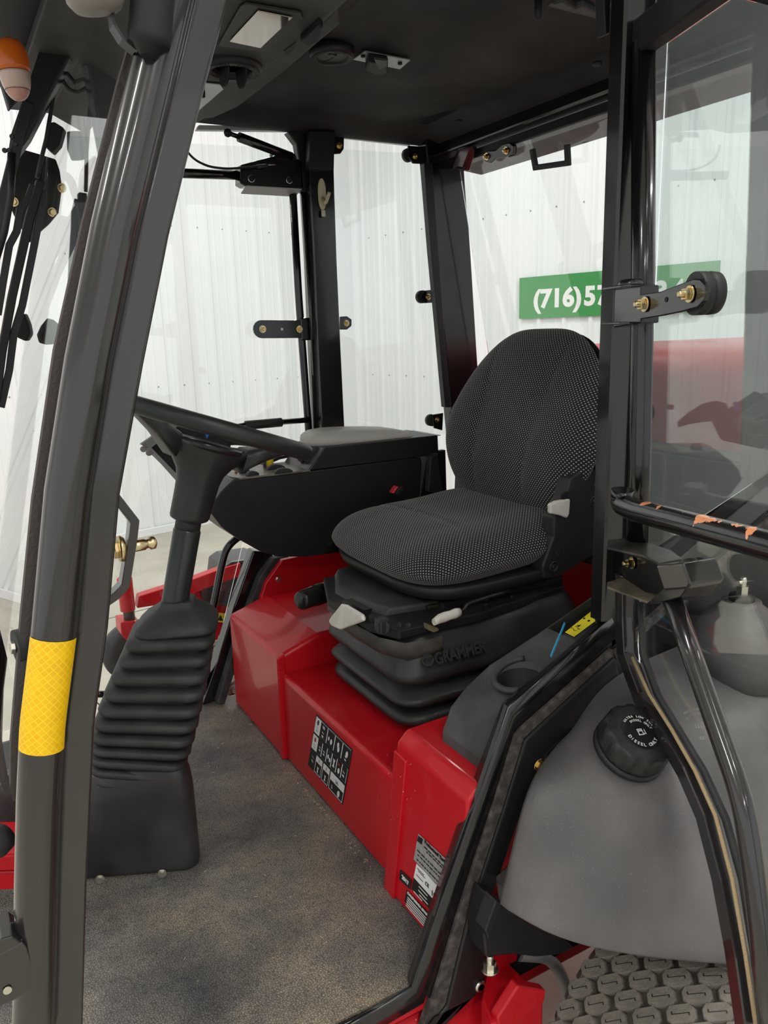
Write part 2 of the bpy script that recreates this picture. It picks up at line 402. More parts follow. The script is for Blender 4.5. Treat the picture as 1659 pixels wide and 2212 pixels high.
def py_(pts, Y): return [uy(a, b, Y) for a, b in pts]
def px_(pts, X): return [ux(a, b, X) for a, b in pts]
def pz_(pts, Z): return [uz(a, b, Z) for a, b in pts]
# ================================================================= SETTING
def bpt(s, t, z): return BC + BU * s + BV * t + VZ * z     # s along the far wall, t along the right wall
mb = MB(); mb.prism([bpt(-16, -16, G - 0.15), bpt(0.4, -16, G - 0.15), bpt(0.4, 0.4, G - 0.15), bpt(-16, 0.4, G - 0.15)], (0, 0, 0.15))
struct('floor', mb, CONC)
mb = MB()
for k in range(5): mb.box(bpt(-1.3 - 2.9 * k, -7.5, G + 0.0005), (0.007, 15, 0.001), Matrix.Rotation(TH, 3, 'Z'))
for k in range(4): mb.box(bpt(-7.5, -1.9 - 3.2 * k, G + 0.0006), (15, 0.007, 0.001), Matrix.Rotation(TH, 3, 'Z'))
struct('trim_1', mb, MATTE)
mb = MB(); mb.prism([bpt(-16, -16, CEIL), bpt(0.4, -16, CEIL), bpt(0.4, 0.4, CEIL), bpt(-16, 0.4, CEIL)], (0, 0, 0.15))
struct('ceiling', mb, CEILM)
def ribbed(name, ax, nx, length, start, sign):
    """corrugated steel sheet: major ribs every 0.257 m with two low minor ribs between."""
    mb = MB(); P = 0.2575; prof = []; x = -length
    n = int(length / P)
    base = start
    prof.append((-length, 0))
    for k in range(n, -1, -1):
        c = base - k * P
        if c > -0.05 or c < -length + 0.05: continue
        for dx, h in ((-0.030, 0), (-0.014, 0.019), (0.014, 0.019), (0.030, 0)): prof.append((c + dx, h))
        for mc in (0.086, 0.171):
            if c + mc < -0.03:
                for dx, h in ((-0.011, 0), (-0.005, 0.0035), (0.005, 0.0035), (0.011, 0)): prof.append((c + mc + dx, h))
    prof.append((0, 0))
    a = [[BC + ax * t + nx * h + VZ * (G) for t, h in prof], [BC + ax * t + nx * h + VZ * CEIL for t, h in prof]]
    b = [[BC + ax * t - nx * 0.1 + VZ * z for t, h in prof] for z in (G, CEIL)]
    mb.grid([b[0], b[1], a[1], a[0], b[0]], closed_u=False)
    o = struct(name, mb, WALLM)
    for p in o.data.polygons: p.use_smooth = False
    return base, P
b1, P1 = ribbed('wall_far', BU, -BV, 15, -0.72, 1)
b2, P2 = ribbed('wall_right', BV, -BU, 15, -0.11, 1)
mb = MB()
for z in (0.672, 2.055):
    for k in range(28): mb.lathe([(0.007, 0), (0.006, 0.004), (0.001, 0.006)], bpt(-0.565 - 0.2525 * k, 0, z) - BV * 0.002, -BV, 8)
    for k in range(34): mb.lathe([(0.007, 0), (0.006, 0.004), (0.001, 0.006)], bpt(0, -0.215 - 0.2628 * k, z - 0.016) - BU * 0.002, -BU, 8)
struct('trim_2', mb, STEEL)
mb = MB(); mb.box(bpt(-7.5, -0.035, G + 0.035), (15, 0.03, 0.07), Matrix.Rotation(TH, 3, 'Z')); struct('baseboard_far', mb, WALLM, bevel=0.004)
mb = MB(); mb.box(bpt(-0.035, -7.5, G + 0.035), (0.03, 15, 0.07), Matrix.Rotation(TH, 3, 'Z')); struct('baseboard_right', mb, WALLM, bevel=0.004)
mb = MB(); mb.prism([bpt(-0.06, 0, G), bpt(-0.045, -0.03, G), bpt(-0.03, -0.045, G), bpt(0, -0.06, G), bpt(0, 0, G)], (0, 0, CEIL - G)); struct('trim_3', mb, WALLM)
# strip lights under the ceiling (out of view, they light the hall)
k = 0
for (s, t) in ((-2.2, -2.2), (-2.2, -5.4), (-2.2, -8.6), (-5.4, -2.2), (-5.4, -5.6), (-5.4, -8.8), (-8.6, -3), (-8.6, -7), (-8.6, -11), (-5.4, -12)):
    p = bpt(s, t, CEIL - 0.09)
    row = {-2.2: 'in the row nearest the green sign', -5.4: 'in the middle row', -8.6: 'in the row farthest from the green sign'}[s]
    nth = {-2.2: 'first', -5.4: 'second', -8.6: 'third', -5.6: 'second', -8.8: 'third', -3: 'first', -7: 'second', -11: 'third', -12: 'fourth'}[t]
    o = thing('unseen_ceiling_light', 'unseen white strip light, %s from the far wall, %s' % (nth, row), 'lamp', p, 'unseen strip lights under the ceiling')
    mb = MB(); mb.box(p + VZ * 0.045, (1.3, 0.22, 0.07), Matrix.Rotation(TH + 0.2, 3, 'Z')); part('housing', mb, WALLM, o, bevel=0.01)
    ld = bpy.data.lights.new('strip', 'AREA'); ld.shape = 'RECTANGLE'; ld.size = 1.25; ld.size_y = 0.16; ld.energy = 50; ld.color = (1, 0.985, 0.965)
    lo = bpy.data.objects.new('tube_light', ld); COL.objects.link(lo); lo.parent = o; lo.rotation_euler = (0, 0, TH + 0.2)
    lo.location = (0, 0, -0.005)

# green sign on the right wall
def wr(px, py, off=0.03): return hit(px, py, BC - BU * off, BU)
sg = thing('phone_number_sign', 'green rectangular sign with white phone number on white ribbed wall', 'sign', BC + BV * -3.1 + VZ * 1.35 - BU * 0.02)
mb = MB(); mb.box(BC + BV * -3.107 + VZ * 1.342 - BU * 0.026, (0.008, 1.752, 0.336), Matrix.Rotation(TH, 3, 'Z')); part('panel', mb, GREEN, sg)
def sgt(s, px0, px1, py0):
    a = wr(px0, py0, 0.031); w = None
    if px1: w = (wr(px1, py0 - (px1 - px0) * 0.06, 0.031) - a).length
    z = 1.262; p = BC + BV * (a - BC).dot(BV) - BU * 0.031 + VZ * z
    text('lettering', s, 0.198, p, -BV, VZ, WTXT, sg, off=0.0085, width=w)
sgt('(716)', 1152, 1255, 655); sgt('5', 1262, 1286, 648); sgt('7', 1290, 1316, 645)
sgt('3', 1416, 1440, 630); sgt('4', 1453, 1480, 628); sgt('0', 1490, 1516, 625)
# ================================================================= CAB FRAME
cf = thing('mower_cab', 'gloss black welded steel pillars, sills and rails of the mower cab', 'cab', (0.6, 1.6, 0))
# near pillar between the door and the rear quarter window
mb = MB(); mb.rtube([(1.010, 0.972, 0.585), (1.010, 0.972, 1.66)], 0.034, 0.066, up=VX); part('rear_door_pillar', mb, GLOSS, cf)
mb = MB(); mb.box((1.030, 0.950, 1.12), (0.005, 0.012, 1.02)); part('pillar_rib', mb, GLOSS, cf, bevel=0.001)
# near sill: inner tube, foam tape and outer panel, following the cranked door opening
in_px = [(1308, 1331), (1085, 1519), (1000, 1740), (928, 1960), (873, 2128), (700, 2210), (420, 2330)]
br_px = [(1322, 1331), (1099, 1527), (1018, 1770), (942, 1985), (893, 2135), (735, 2225), (440, 2360)]
fo_px = [(1322, 1402), (1114, 1586), (1063, 1750), (988, 1985), (935, 2160), (900, 2260)]
fi_px = [(1329, 1420), (1136, 1598), (1090, 1750), (1012, 1985), (966, 2175), (935, 2260)]
ou_px = [(1341, 1474), (1186, 1625), (1130, 1750), (1068, 1925), (1050, 2010), (1046, 2130), (1020, 2160), (940, 2200), (900, 2260)]
A = py_(in_px, 0.995); B = py_(br_px, 0.955)
mb = MB()
V_ = []
for a, b in zip(A, B):
    d = 0.030
    V_.append([a, Vector((b.x, 0.958, b.z)), Vector((b.x, 0.9545, b.z - 0.003)), Vector((b.x + 0.02, 0.9545, b.z - 0.04)), Vector((a.x + 0.02, 0.995, a.z - 0.05))])
mb.grid(V_); part('door_sill_tube', mb, GLOSS, cf)
for f in cf.children[-1].data.polygons: f.use_smooth = False
mb = MB(); mb.prism(py_(br_px[:5], 0.957) + py_(fo_px[:5][::-1], 0.957), (0, 0.012, 0)); part('sill_flange', mb, GLOSS, cf)
mb = MB(); mb.prism(py_(fo_px, 0.950) + py_(fi_px[::-1], 0.950), (0, 0.016, 0)); part('foam_strip', mb, FOAM, cf, bevel=0.002)
mb = MB(); mb.prism(py_(fi_px[:5], 0.944) + py_(ou_px[::-1], 0.944), (0, 0.02, 0)); part('outer_sill_panel', mb, SATIN, cf, bevel=0.004)
mb = MB(); mb.hexbolt(uy(1036, 2129, 0.944), (0, -1, 0), 0.008, 0.004, stud=False); part('bolt', mb, ZINC, cf, bevel=0.001)
mb = MB(); mb.lathe([(0.011, 0), (0.011, 0.003), (0.008, 0.006)], uy(1036, 2129, 0.944), (0, -1, 0)); part('bolt', mb, ZINC, cf)
# sill continues rearwards over the tank
r0 = [uy(1322, 1401, 0.957), uy(1440, 1296, 0.957), uy(1659, 1110, 0.957), uy(1760, 1030, 0.957)]
mb = MB(); mb.sweep([p + Vector((0, 0.02, 0.03)) for p in r0], [(-.02, -.03), (.02, -.03), (.02, .03), (-.02, .03)]); part('rear_sill_tube', mb, GLOSS, cf, bevel=0.003)
mb = MB(); mb.sweep([p + Vector((0, -0.003, -0.012)) for p in r0], [(-.006, -.008), (.006, -.008), (.006, .010), (-.006, .010)]); part('foam_strip', mb, FOAM, cf)
# near corner post, far pillars and posts
mb = MB(); mb.rtube([(1.545, 1.035, 0.70), (1.515, 1.035, 1.1), (1.475, 1.035, 1.66)], 0.08, 0.11, up=VX); part('rear_corner_post', mb, GLOSS, cf)
mb = MB(); mb.prism(py_([(918, 283), (1000, 283), (1001, 330), (1005, 373), (1018, 560), (1031, 770), (1046, 990), (985, 990), (975, 880), (952, 640), (931, 420)], 2.165), (0, 0.05, 0)); part('rear_corner_post', mb, GLOSS, cf, bevel=0.004)
mb = MB(); mb.prism(py_([(916, 352), (934, 352), (946, 520), (958, 690), (975, 880), (962, 880), (946, 700), (931, 540)], 2.14), (0, 0.025, 0)); part('pillar_rib', mb, SATIN, cf, bevel=0.002)
mb = MB(); mb.prism(py_([(666, 280), (724, 280), (722, 372), (728, 560), (737, 760), (746, 950), (696, 950), (686, 760), (678, 560), (669, 400)], 2.16), (0, 0.075, 0)); part('rear_door_pillar', mb, GLOSS, cf, bevel=0.004)
mb = MB(); mb.prism(py_([(671, 283), (725, 283), (720, 368), (668, 365)], 2.145), (0, 0.03, 0)); part('pillar_cover', mb, SATIN, cf, bevel=0.003)
mb = MB(); mb.prism(py_([(621, 285), (668, 278), (668, 420), (650, 412), (646, 345), (640, 310)], 2.19), (0, 0.03, 0)); part('gusset', mb, SATIN, cf, bevel=0.003)
mb = MB(); mb.tube([uy(656, 410, 2.2), uy(692, 948, 2.2)], 0.010, 10); part('pillar_rib', mb, GLOSS, cf)
# far side cranked sill
mb = MB(); mb.prism(py_([(548, 1190), (583, 1192), (604, 1215), (580, 1260), (556, 1310), (490, 1440), (487, 1508), (437, 1524), (470, 1430), (506, 1310)], 2.2), (0, 0.05, 0)); part('door_sill_tube', mb, GLOSS, cf, bevel=0.004)
mb = MB(); mb.sweep(py_([(620, 1205), (590, 1212), (566, 1245), (515, 1380), (474, 1516)], 2.185), [(-.012, -.018), (.012, -.018), (.012, .018), (-.012, .018)], up=VY); part('foam_strip', mb, mat('dusty_black_strip', (0.03, 0.03, 0.029), 0.8, var=0.8, vscale=30), cf, bevel=0.003)
# front pillars
mb = MB(); mb.tube([(0.0, 2.2, 0.0), (0.03, 2.2, 0.2), (0.33, 2.2, 1.48), (0.37, 2.2, 1.66)], 0.024, 14, up=VY); part('front_pillar', mb, GLOSS, cf)
lp = [(38, 2330), (73, 2212), (76, 2100), (79, 1900), (84, 1720), (92, 1560), (118, 1350), (146, 1060), (190, 780), (246, 500), (318, 200), (372, -30), (400, -150)]
P0 = [uy(a, b, 0.955) for a, b in lp]
mb = MB(); mb.tube(P0, 0.0255, 28, up=VY); part('front_pillar', mb, PILLAR, cf)
rp = [(100, 2330), (144, 2212), (147, 2100), (152, 1900), (160, 1720), (167, 1560), (196, 1350), (221, 1060), (271, 780), (326, 500), (398, 200), (458, -30), (490, -150)]
P1_ = [uy(a, b, 0.965) for a, b in rp]
mb = MB(); mb.sweep(P1_, [(-.018, -.013), (-.015, -.0155), (.012, -.0155), (.020, -.012), (.020, .012), (.012, .0155), (-.004, .0155), (-.006, .010), (-.018, .010)], up=VY); part('pillar_channel', mb, PILLAR, cf, bevel=0.0015)
# pillar seal on the windscreen edge
sp_ = [(36, 1717), (31, 1690), (32, 1600), (54, 1330), (79, 1080), (126, 760), (186, 490), (262, 190), (290, 95)]
mb = MB(); mb.sweep([uy(a + 9, b, 0.995) for a, b in sp_], [(-.010, -.010), (.010, -.010), (.010, .008), (.004, .011), (-.010, .011)], up=VY); part('windscreen_seal', mb, SEAL, cf)
# tape on the pillar: wraps the round tube
def tape():
    seg = [(1370, 0), (1440, .1), (1500, .2), (1560, .3), (1612, .4)]
    mb = MB(); cs = []
    import bisect
    def cen(y):
        for (a0, b0), (a1, b1) in zip(lp, lp[1:]):
            if b1 <= y <= b0:
                t = (y - b0) / (b1 - b0); return uy(a0 + (a1 - a0) * t, y, 0.955)
    C = [cen(y) for y in (1372, 1410, 1450, 1490, 1530, 1570, 1612)]
    rings = []; uv = []; L = 0
    for i, c in enumerate(C):
        ax = (C[-1] - C[0]).normalized(); to = (CAM - c); to = (to - ax * to.dot(ax)).normalized(); sd = ax.cross(to)
        if i: L += (C[i] - C[i - 1]).length
        r = []; u = []
        for k in range(15):
            a = math.radians(-78 + 150 * k / 14); r.append(c + (to * math.cos(a) + sd * math.sin(a)) * 0.0263); u.append((0.0263 * a, L))
        rings.append(r); uv.append(u)
    mb.grid(rings, closed_u=False, uvs=uv); return part('reflective_tape', mb, REFL, cf)
tape()
# roof rails
RZ = 1.685
mb = MB(); mb.rtube([(0.36, YN + 0.02, RZ), (1.46, YN + 0.02, RZ)], 0.05, 0.05); part('roof_rail', mb, GLOSS, cf)
mb = MB(); mb.prism(py_([(560, 272), (640, 277), (745, 287), (860, 297), (945, 314), (945, 300), (860, 285), (700, 272), (560, 262)], 2.19), (0, 0.03, 0)); part('roof_rail', mb, GLOSS, cf)
mb = MB(); mb.prism(py_([(430, 270), (640, 274), (640, 283), (425, 280)], 2.215), (0, 0.02, 0)); part('door_top_flange', mb, LIP, cf)
mb = MB(); mb.prism(py_([(742, 290), (840, 297), (890, 305), (888, 313), (740, 296)], 2.215), (0, 0.02, 0)); part('window_top_flange', mb, LIP, cf)
mb = MB(); mb.sweep([(1.475, 2.22, 1.668), (1.475, 0.97, 1.672)], [(-.03, -.045), (.03, -.045), (.03, .04), (-.03, .04)]); part('rear_roof_rail', mb, GLOSS, cf, bevel=0.006)
mb = MB(); mb.sweep([(1.50, 2.12, 1.605), (1.50, 1.05, 1.607)], [(-.022, -.012), (.022, -.012), (.022, .012), (-.022, .012)]); part('rear_roof_rail', mb, SATIN, cf, bevel=0.003)
mb = MB(); mb.sweep([(0.36, 2.22, 1.69), (0.36, 0.97, 1.69)], [(-.02, -.03), (.02, -.03), (.02, .03), (-.02, .03)]); part('front_roof_rail', mb, GLOSS, cf, bevel=0.005)
# corner gusset with dark red reflector, B pillar top gusset
mb = MB(); mb.prism(px_([(990, 318), (1020, 314), (1003, 368), (970, 365)], 1.455), (0.02, 0, 0)); part('corner_gusset', mb, GLOSS, cf, bevel=0.003)
mb = MB(); mb.prism(px_([(995, 322), (1015, 319), (999, 361), (977, 360)], 1.448), (0.008, 0, 0)); part('reflector', mb, DKRED, cf, bevel=0.001)
mb = MB(); mb.prism(py_([(1303, -30), (1320, -30), (1318, 72), (1309, 76)], 1.01), (0, 0.02, 0)); part('gusset', mb, SATIN, cf, bevel=0.002)
# cream coat hook on the far pillar
h0 = uy(697, 425, 2.15)
mb = MB(); mb.prism([h0 + Vector((0.012 * math.cos(a), 0, 0.036 * math.sin(a) + (0.014 if math.sin(a) > 0 else 0))) for a in [k * PI / 10 for k in range(20)]], (0, 0.008, 0)); part('coat_hook', mb, CREAM, cf, bevel=0.002)
mb = MB(); mb.tube([h0 + Vector((0, 0.002, -0.004)), h0 + Vector((-.002, -0.022, -0.022)), h0 + Vector((0.004, -0.026, -0.004)), h0 + Vector((0.008, -0.027, 0.008))], 0.005, 8, bend=0.01); part('coat_hook', mb, CREAM, cf)
mb = MB(); mb.box(h0 + Vector((0, 0, -0.045)), (0.012, 0.006, 0.018)); part('coat_hook', mb, WHITEP, cf, bevel=0.002)
# clamp cover where the pillar meets the mirror socket
c0 = uy(326, 45, 0.925); ax = (uy(322, 92, 0.925) - c0).normalized()
mb = MB(); mb.lathe([(0.020, -0.10), (0.0225, -0.06), (0.0225, 0.018), (0.0215, 0.024), (0.017, 0.026), (0.008, 0.036)], c0, ax, 26); part('mirror_socket', mb, MATTE, cf)
mb = MB(); mb.sweep([uy(a, b, 0.94) for a, b in [(238, 20), (243, 58), (262, 88), (291, 112)]], [(-.010, -.0015), (.010, -.0015), (.010, .0015), (-.010, .0015)], up=VX); part('socket_strap', mb, SATIN, cf)
c1 = uy(206, -8, 0.93)
mb = MB(); mb.lathe([(0.03, -0.03), (0.030, 0.004), (0.024, 0.012), (0.010, 0.016)], c1, (uy(214, 25, 0.93) - c1).normalized(), 24); part('socket_cap', mb, mat('grey_beige_cap', (0.22, 0.20, 0.18), 0.5), cf)
# latch striker on the near front pillar
SY = 1.0
mb = MB(); mb.sweep([uy(a, b, SY) for a, b in [(243, 1066), (288, 1124), (284, 1160), (268, 1262), (248, 1283), (212, 1308)]], [(-.0055, -.010), (.0055, -.010), (.0055, .010), (-.0055, .010)], up=VY); part('latch_bracket', mb, PILLAR, cf, bevel=0.001)
pin = uy(262, 1185, SY)
mb = MB(); mb.lathe([(0.016, -0.004), (0.017, 0.0), (0.014, 0.004)], pin, VX, 22); part('latch_washer', mb, GOLD, cf)
mb = MB(); mb.hexbolt(pin + Vector((-0.003, 0, 0)), (-1, -0.1, 0), 0.012, 0.008, washer=False, stud=False); part('latch_bolt', mb, GOLD, cf, bevel=0.001)
mb = MB(); mb.lathe([(0.0075, 0), (0.0075, 0.020), (0.006, 0.022), (0.006, 0.026), (0.0085, 0.028), (0.0085, 0.033), (0.006, 0.035)], pin + Vector((0.010, 0.0, 0)), (1, 0.2, 0.0), 18); part('latch_pin', mb, GOLD, cf)
# lower bracket welded to the near front pillar
mb = MB(); mb.prism([uy(a, b, 0.93) for a, b in [(-20, 2070), (48, 2035), (57, 2045), (68, 2080), (66, 2140), (30, 2162), (-20, 2185)]], (0, 0.006, 0)); part('step_bracket', mb, PILLAR, cf, bevel=0.002)
mb = MB(); mb.prism([uy(a, b, 0.93) for a, b in [(-20, 2052), (0, 2030), (26, 2022), (48, 2038), (-20, 2072)]], (0, 0.05, 0)); part('step_bracket', mb, PILLAR, cf, bevel=0.002)
mb = MB(); mb.lathe([(0.005, 0), (0.005, 0.002)], uy(16, 2138, 0.929), (0, -1, 0), 14); part('bolt', mb, ZINC, cf)

# ================================================================= WINDSCREEN
WN = Vector((1, 0, -0.2344)).normalized(); WP = Vector((-0.005, 1, 0.2))
def wpx(px, py, off=0.0): return hit(px, py, WP - WN * off, WN)
def wsp(y, z, off=0.0): return Vector((-0.005 + 0.2344 * (z - 0.2), y, z)) - WN * off
ws = thing('windscreen', 'clear cab windscreen seen at a steep angle left of the front pillar', 'window', wsp(1.6, 0.35))
mb = MB(); mb.prism([wsp(1.0, 0.46), wsp(2.18, 0.46), wsp(2.18, 1.64), wsp(1.0, 1.64)], WN * 0.005); part('glass', mb, GLASS, ws)
kp = wsp(1.16, 0.70)
c = uy(33, 1398, 1.0)
mb = MB(); mb.lathe([(0.021, 0), (0.021, 0.020), (0.018, 0.022)], c, (0.9, 0.15, 0), 26); part('glass_clamp', mb, MATTE, ws)
mb = MB(); mb.hexbolt(c, (-1, -0.1, 0.1), 0.008, 0.006, washer=False, stud=False); part('clamp_bolt', mb, ZINC, ws, bevel=0.001)
mb = MB(); mb.sweep([uy(a, b, 1.05) for a, b in [(-12, 1560), (8, 1680), (22, 1716)]], [(-.005, -.004), (.005, -.004), (.005, .004), (-.005, .004)], up=VY); part('edge_strip', mb, SEAL, ws)

# ================================================================= WIPER
wi = thing('windscreen_wiper', 'black wiper arm and long blade hanging down outside the windscreen', 'wiper', wsp(1.75, 1.45, 0.05))
WY = 1.75
mb = MB(); mb.prism([uy(a, b, WY) for a, b in [(95, 70), (130, 62), (158, 82), (150, 125), (60, 300), (24, 350), (14, 345), (22, 290), (70, 150), (88, 95)]], (0.01, 0.03, 0.0)); part('arm_cover', mb, SATIN, wi, bevel=0.004)
mb = MB(); mb.tube([uy(a, b, WY - 0.02) for a, b in [(116, -20), (118, 30), (120, 80)]], 0.022, 14); part('pivot_housing', mb, MATTE, wi)
mb = MB(); mb.lathe([(0.010, 0), (0.010, 0.006), (0.006, 0.008)], uy(119, 82, WY), (-0.4, -1, 0), 18); part('pivot_bolt', mb, MATTE, wi)
mb = MB(); mb.tube([uy(a, b, WY) for a, b in [(26, 330), (22, 420), (8, 500), (-10, 560)]], 0.008, 8); part('arm_rod', mb, SATIN, wi)
mb = MB(); mb.sweep([uy(a, b, WY) for a, b in [(62, 220), (40, 300), (10, 420), (-15, 520)]], [(-.004, -.010), (.004, -.010), (.004, .010), (-.004, .010)], up=VX); part('arm_rail', mb, SATIN, wi, bevel=0.002)
for q in ((20, 325), (33, 312), (10, 325), (26, 295)):
    mb = MB(); mb.lathe([(0.005, 0), (0.004, 0.004)], uy(*q, WY - 0.002), (-0.3, -1, 0), 10); part('rivet', mb, SATIN, wi)
WB = 1.78
mb = MB(); mb.sweep([uy(a, b, WB) for a, b in [(87, 392), (64, 470), (44, 560), (26, 640), (4, 760), (-14, 900)]], [(-.012, -.008), (.012, -.008), (.012, .008), (-.012, .008)], up=VX); part('blade_spine', mb, MATTE, wi, bevel=0.002)
mb = MB(); mb.sweep([uy(a, b, WB) for a, b in [(72, 400), (62, 428), (44, 452), (36, 500), (20, 530), (8, 600), (-5, 680)]], [(-.004, -.007), (.004, -.007), (.004, .007), (-.004, .007)], up=VX); part('blade_bridge', mb, SATIN, wi, bevel=0.001)
mb = MB(); mb.sweep([uy(a, b, WB) for a, b in [(92, 410), (92, 440), (84, 475), (72, 540), (64, 580), (48, 660), (30, 720), (20, 800), (2, 880)]], [(-.004, -.007), (.004, -.007), (.004, .007), (-.004, .007)], up=VX); part('blade_bridge', mb, SATIN, wi, bevel=0.001)
mb = MB(); mb.tube([uy(a, b, WB) for a, b in [(122, 160), (112, 230), (100, 300), (90, 340), (80, 384)]], 0.004, 8); part('washer_hose', mb, RUBBER, wi)
mb = MB(); mb.tube([uy(a, b, WB) for a, b in [(130, 150), (144, 158), (163, 180), (168, 200), (150, 195), (136, 176), (128, 156)]], 0.004, 8, bend=0.02); part('washer_hose', mb, RUBBER, wi)
mb = MB(); mb.prism([uy(a, b, WB) for a, b in [(100, 268), (116, 262), (138, 276), (128, 312), (112, 330), (98, 318)]], (0.01, 0.03, 0)); part('blade_clip', mb, MATTE, wi, bevel=0.003)
mb = MB(); mb.prism([uy(a, b, 1.9) for a, b in [(34, 682), (52, 676), (62, 700), (66, 722), (56, 738), (34, 728), (28, 700)]], (0.01, 0.03, 0)); part('blade_clip', mb, MATTE, wi, bevel=0.004)

# mirror bracket beyond the windscreen
mk = thing('mirror_bracket', 'black bolted bracket plate with bent mirror tube beyond the windscreen', 'bracket', (0.30, 2.32, 1.4))
MY = 2.32
mb = MB(); mb.prism([uy(a, b, MY) for a, b in [(48, 322), (96, 336), (132, 352), (137, 372), (134, 424), (120, 440), (118, 470), (96, 512), (60, 524), (48, 500), (28, 464), (14, 430), (20, 372), (34, 340)]], (0.01, 0.014, 0)); part('plate', mb, PILLAR, mk, bevel=0.003)
for q in ((30, 436), (122, 415), (92, 460), (22, 374)):
    mb = MB(); mb.hexbolt(uy(*q, MY), (-0.3, -1, 0), 0.009, 0.007, stud=False); part('bolt', mb, GOLD, mk, bevel=0.001)
mb = MB(); mb.tube([uy(a, b, MY) for a, b in [(136, 382), (148, 381), (158, 395), (172, 440), (186, 462)]], 0.011, 12, bend=0.03); part('mirror_tube', mb, PILLAR, mk)
mb = MB(); mb.tube([uy(a, b, MY) for a, b in [(215, 350), (190, 372), (184, 440), (180, 500)]], 0.017, 12, bend=0.04); part('mirror_tube', mb, PILLAR, mk)
mb = MB(); mb.prism([uy(a, b, MY - .05) for a, b in [(122, 462), (148, 470), (166, 440), (174, 480), (158, 520), (118, 560), (104, 594), (94, 588), (110, 540), (128, 505), (112, 492)]], (0.01, 0.02, 0)); part('mirror_back', mb, mat('grey_green_plastic', (0.10, 0.125, 0.115), 0.5), mk, bevel=0.004)
mb = MB(); mb.sweep([uy(a, b, MY - .04) for a, b in [(178, 496), (158, 524), (126, 590), (104, 650), (90, 690), (76, 716)]], [(-.012, -.004), (.012, -.004), (.012, .004), (-.012, .004)], up=VY); part('mirror_stay', mb, mat('grey_stay', (0.13, 0.15, 0.145), 0.4), mk, bevel=0.001)
for q in ((78, 714), (88, 694), (82, 704)):
    mb = MB(); mb.hexbolt(uy(*q, MY - .05), (-0.3, -1, 0), 0.008, 0.01, stud=False); part('bolt', mb, STEEL, mk)

# amber and clear signal lamp under the roof front
lm = thing('signal_lamp', 'amber and clear turn signal lamp under the roof at the front left', 'lamp', uy(28, 160, 1.6))
LC = uy(30, 150, 1.6)
def lens(z0, z1, m, nm):
    ax = (uy(42, 205, 1.6) - uy(24, 105, 1.6)).normalized(); mb = MB(); pr = []
    for k in range(9):
        t = k / 8; zz = (z0 + (z1 - z0) * t)
        q = (zz + 0.050) / 0.100; pr.append((0.028 * (1 - abs(2 * q - 1) ** 2.6) ** 0.5 * (1 - 0.25 * q) + 0.002, zz))
    mb.lathe(pr, LC, ax, 24); return part(nm, mb, m, lm)
lens(-0.050, 0.004, AMBER, 'amber_lens'); lens(0.005, 0.032, mat('clear_ribbed_lens', (0.8, 0.6, 0.5), 0.2, trans=0.3), 'clear_lens'); lens(0.033, 0.050, CLEARP, 'lens_cap')
mb = MB(); mb.prism([uy(a, b, 1.64) for a, b in [(2, 90), (40, 98), (62, 140), (50, 200), (20, 235), (-5, 150)]], (0.0, 0.03, 0)); part('lamp_base', mb, MATTE, lm, bevel=0.004)

# ================================================================= ROOF
rf = thing('cab_roof', 'dark moulded cab roof with headliner, air vents and overhead console', 'roof', (0.8, 1.6, 1.7))
mb = MB()
rings = []
for z, ins in ((1.70, 0.03), (1.70, 0.0), (1.73, -0.02), (1.80, -0.01), (1.86, 0.06), (1.875, 0.2)):
    rings.append([Vector((0.86 + x, 1.585 + y, z + 0.012 * (1 if x < 0 else -1))) for x, y in rrect(0.97 - ins, 0.70 - ins, 0.14)])
mb.grid(rings); part('roof_shell', mb, MATTE, rf)
mb = MB(); mb.prism([(1.60, 0.90, 1.655), (1.60, 0.90, 1.70), (1.82, 0.90, 1.70), (1.82, 0.90, 1.66), (1.80, 0.90, 1.634)], (0, 1.52, 0)); part('rear_overhang', mb, mat('brownish_roof_underside', (0.035, 0.030, 0.028), 0.6, var=0.5, vscale=12), rf, bevel=0.006)
# headliner: pressed pan with a raised rim
def headz(x, y):
    dx = min(x - 0.70, 1.455 - x); dy = min(y - 1.0, 2.20 - y); d = max(0, min(dx, dy))
    e = min(1, d / 0.10); z = 1.655 + 0.045 * (e * e * (3 - 2 * e))
    z -= 0.014 * math.exp(-(((x - 0.90) / 0.16) ** 2 + ((y - 1.62) / 0.16) ** 2))
    z += 0.010 * math.sin(6.5 * (x + 0.35 * y)) * e
    z -= 0.012 / (1 + math.exp(-(x - 1.02 - 0.25 * (y - 1.5)) / 0.012)) * e
    return z
mb = MB(); NX, NY = 60, 80
mb.grid([[Vector((0.66 + 0.80 * i / NX, 0.99 + 1.215 * j / NY, headz(0.66 + 0.80 * i / NX, 0.99 + 1.215 * j / NY))) for j in range(NY + 1)] for i in range(NX + 1)], closed_u=False)
part('headliner', mb, HEAD, rf)
for q in ((1290, 138), (990, 263)):
    mb = MB(); c = uz(*q, 1.655); mb.lathe([(0.010, 0.004), (0.010, -0.003), (0.006, -0.004)], c, VZ, 16); part('trim_clip', mb, PLAST, rf)
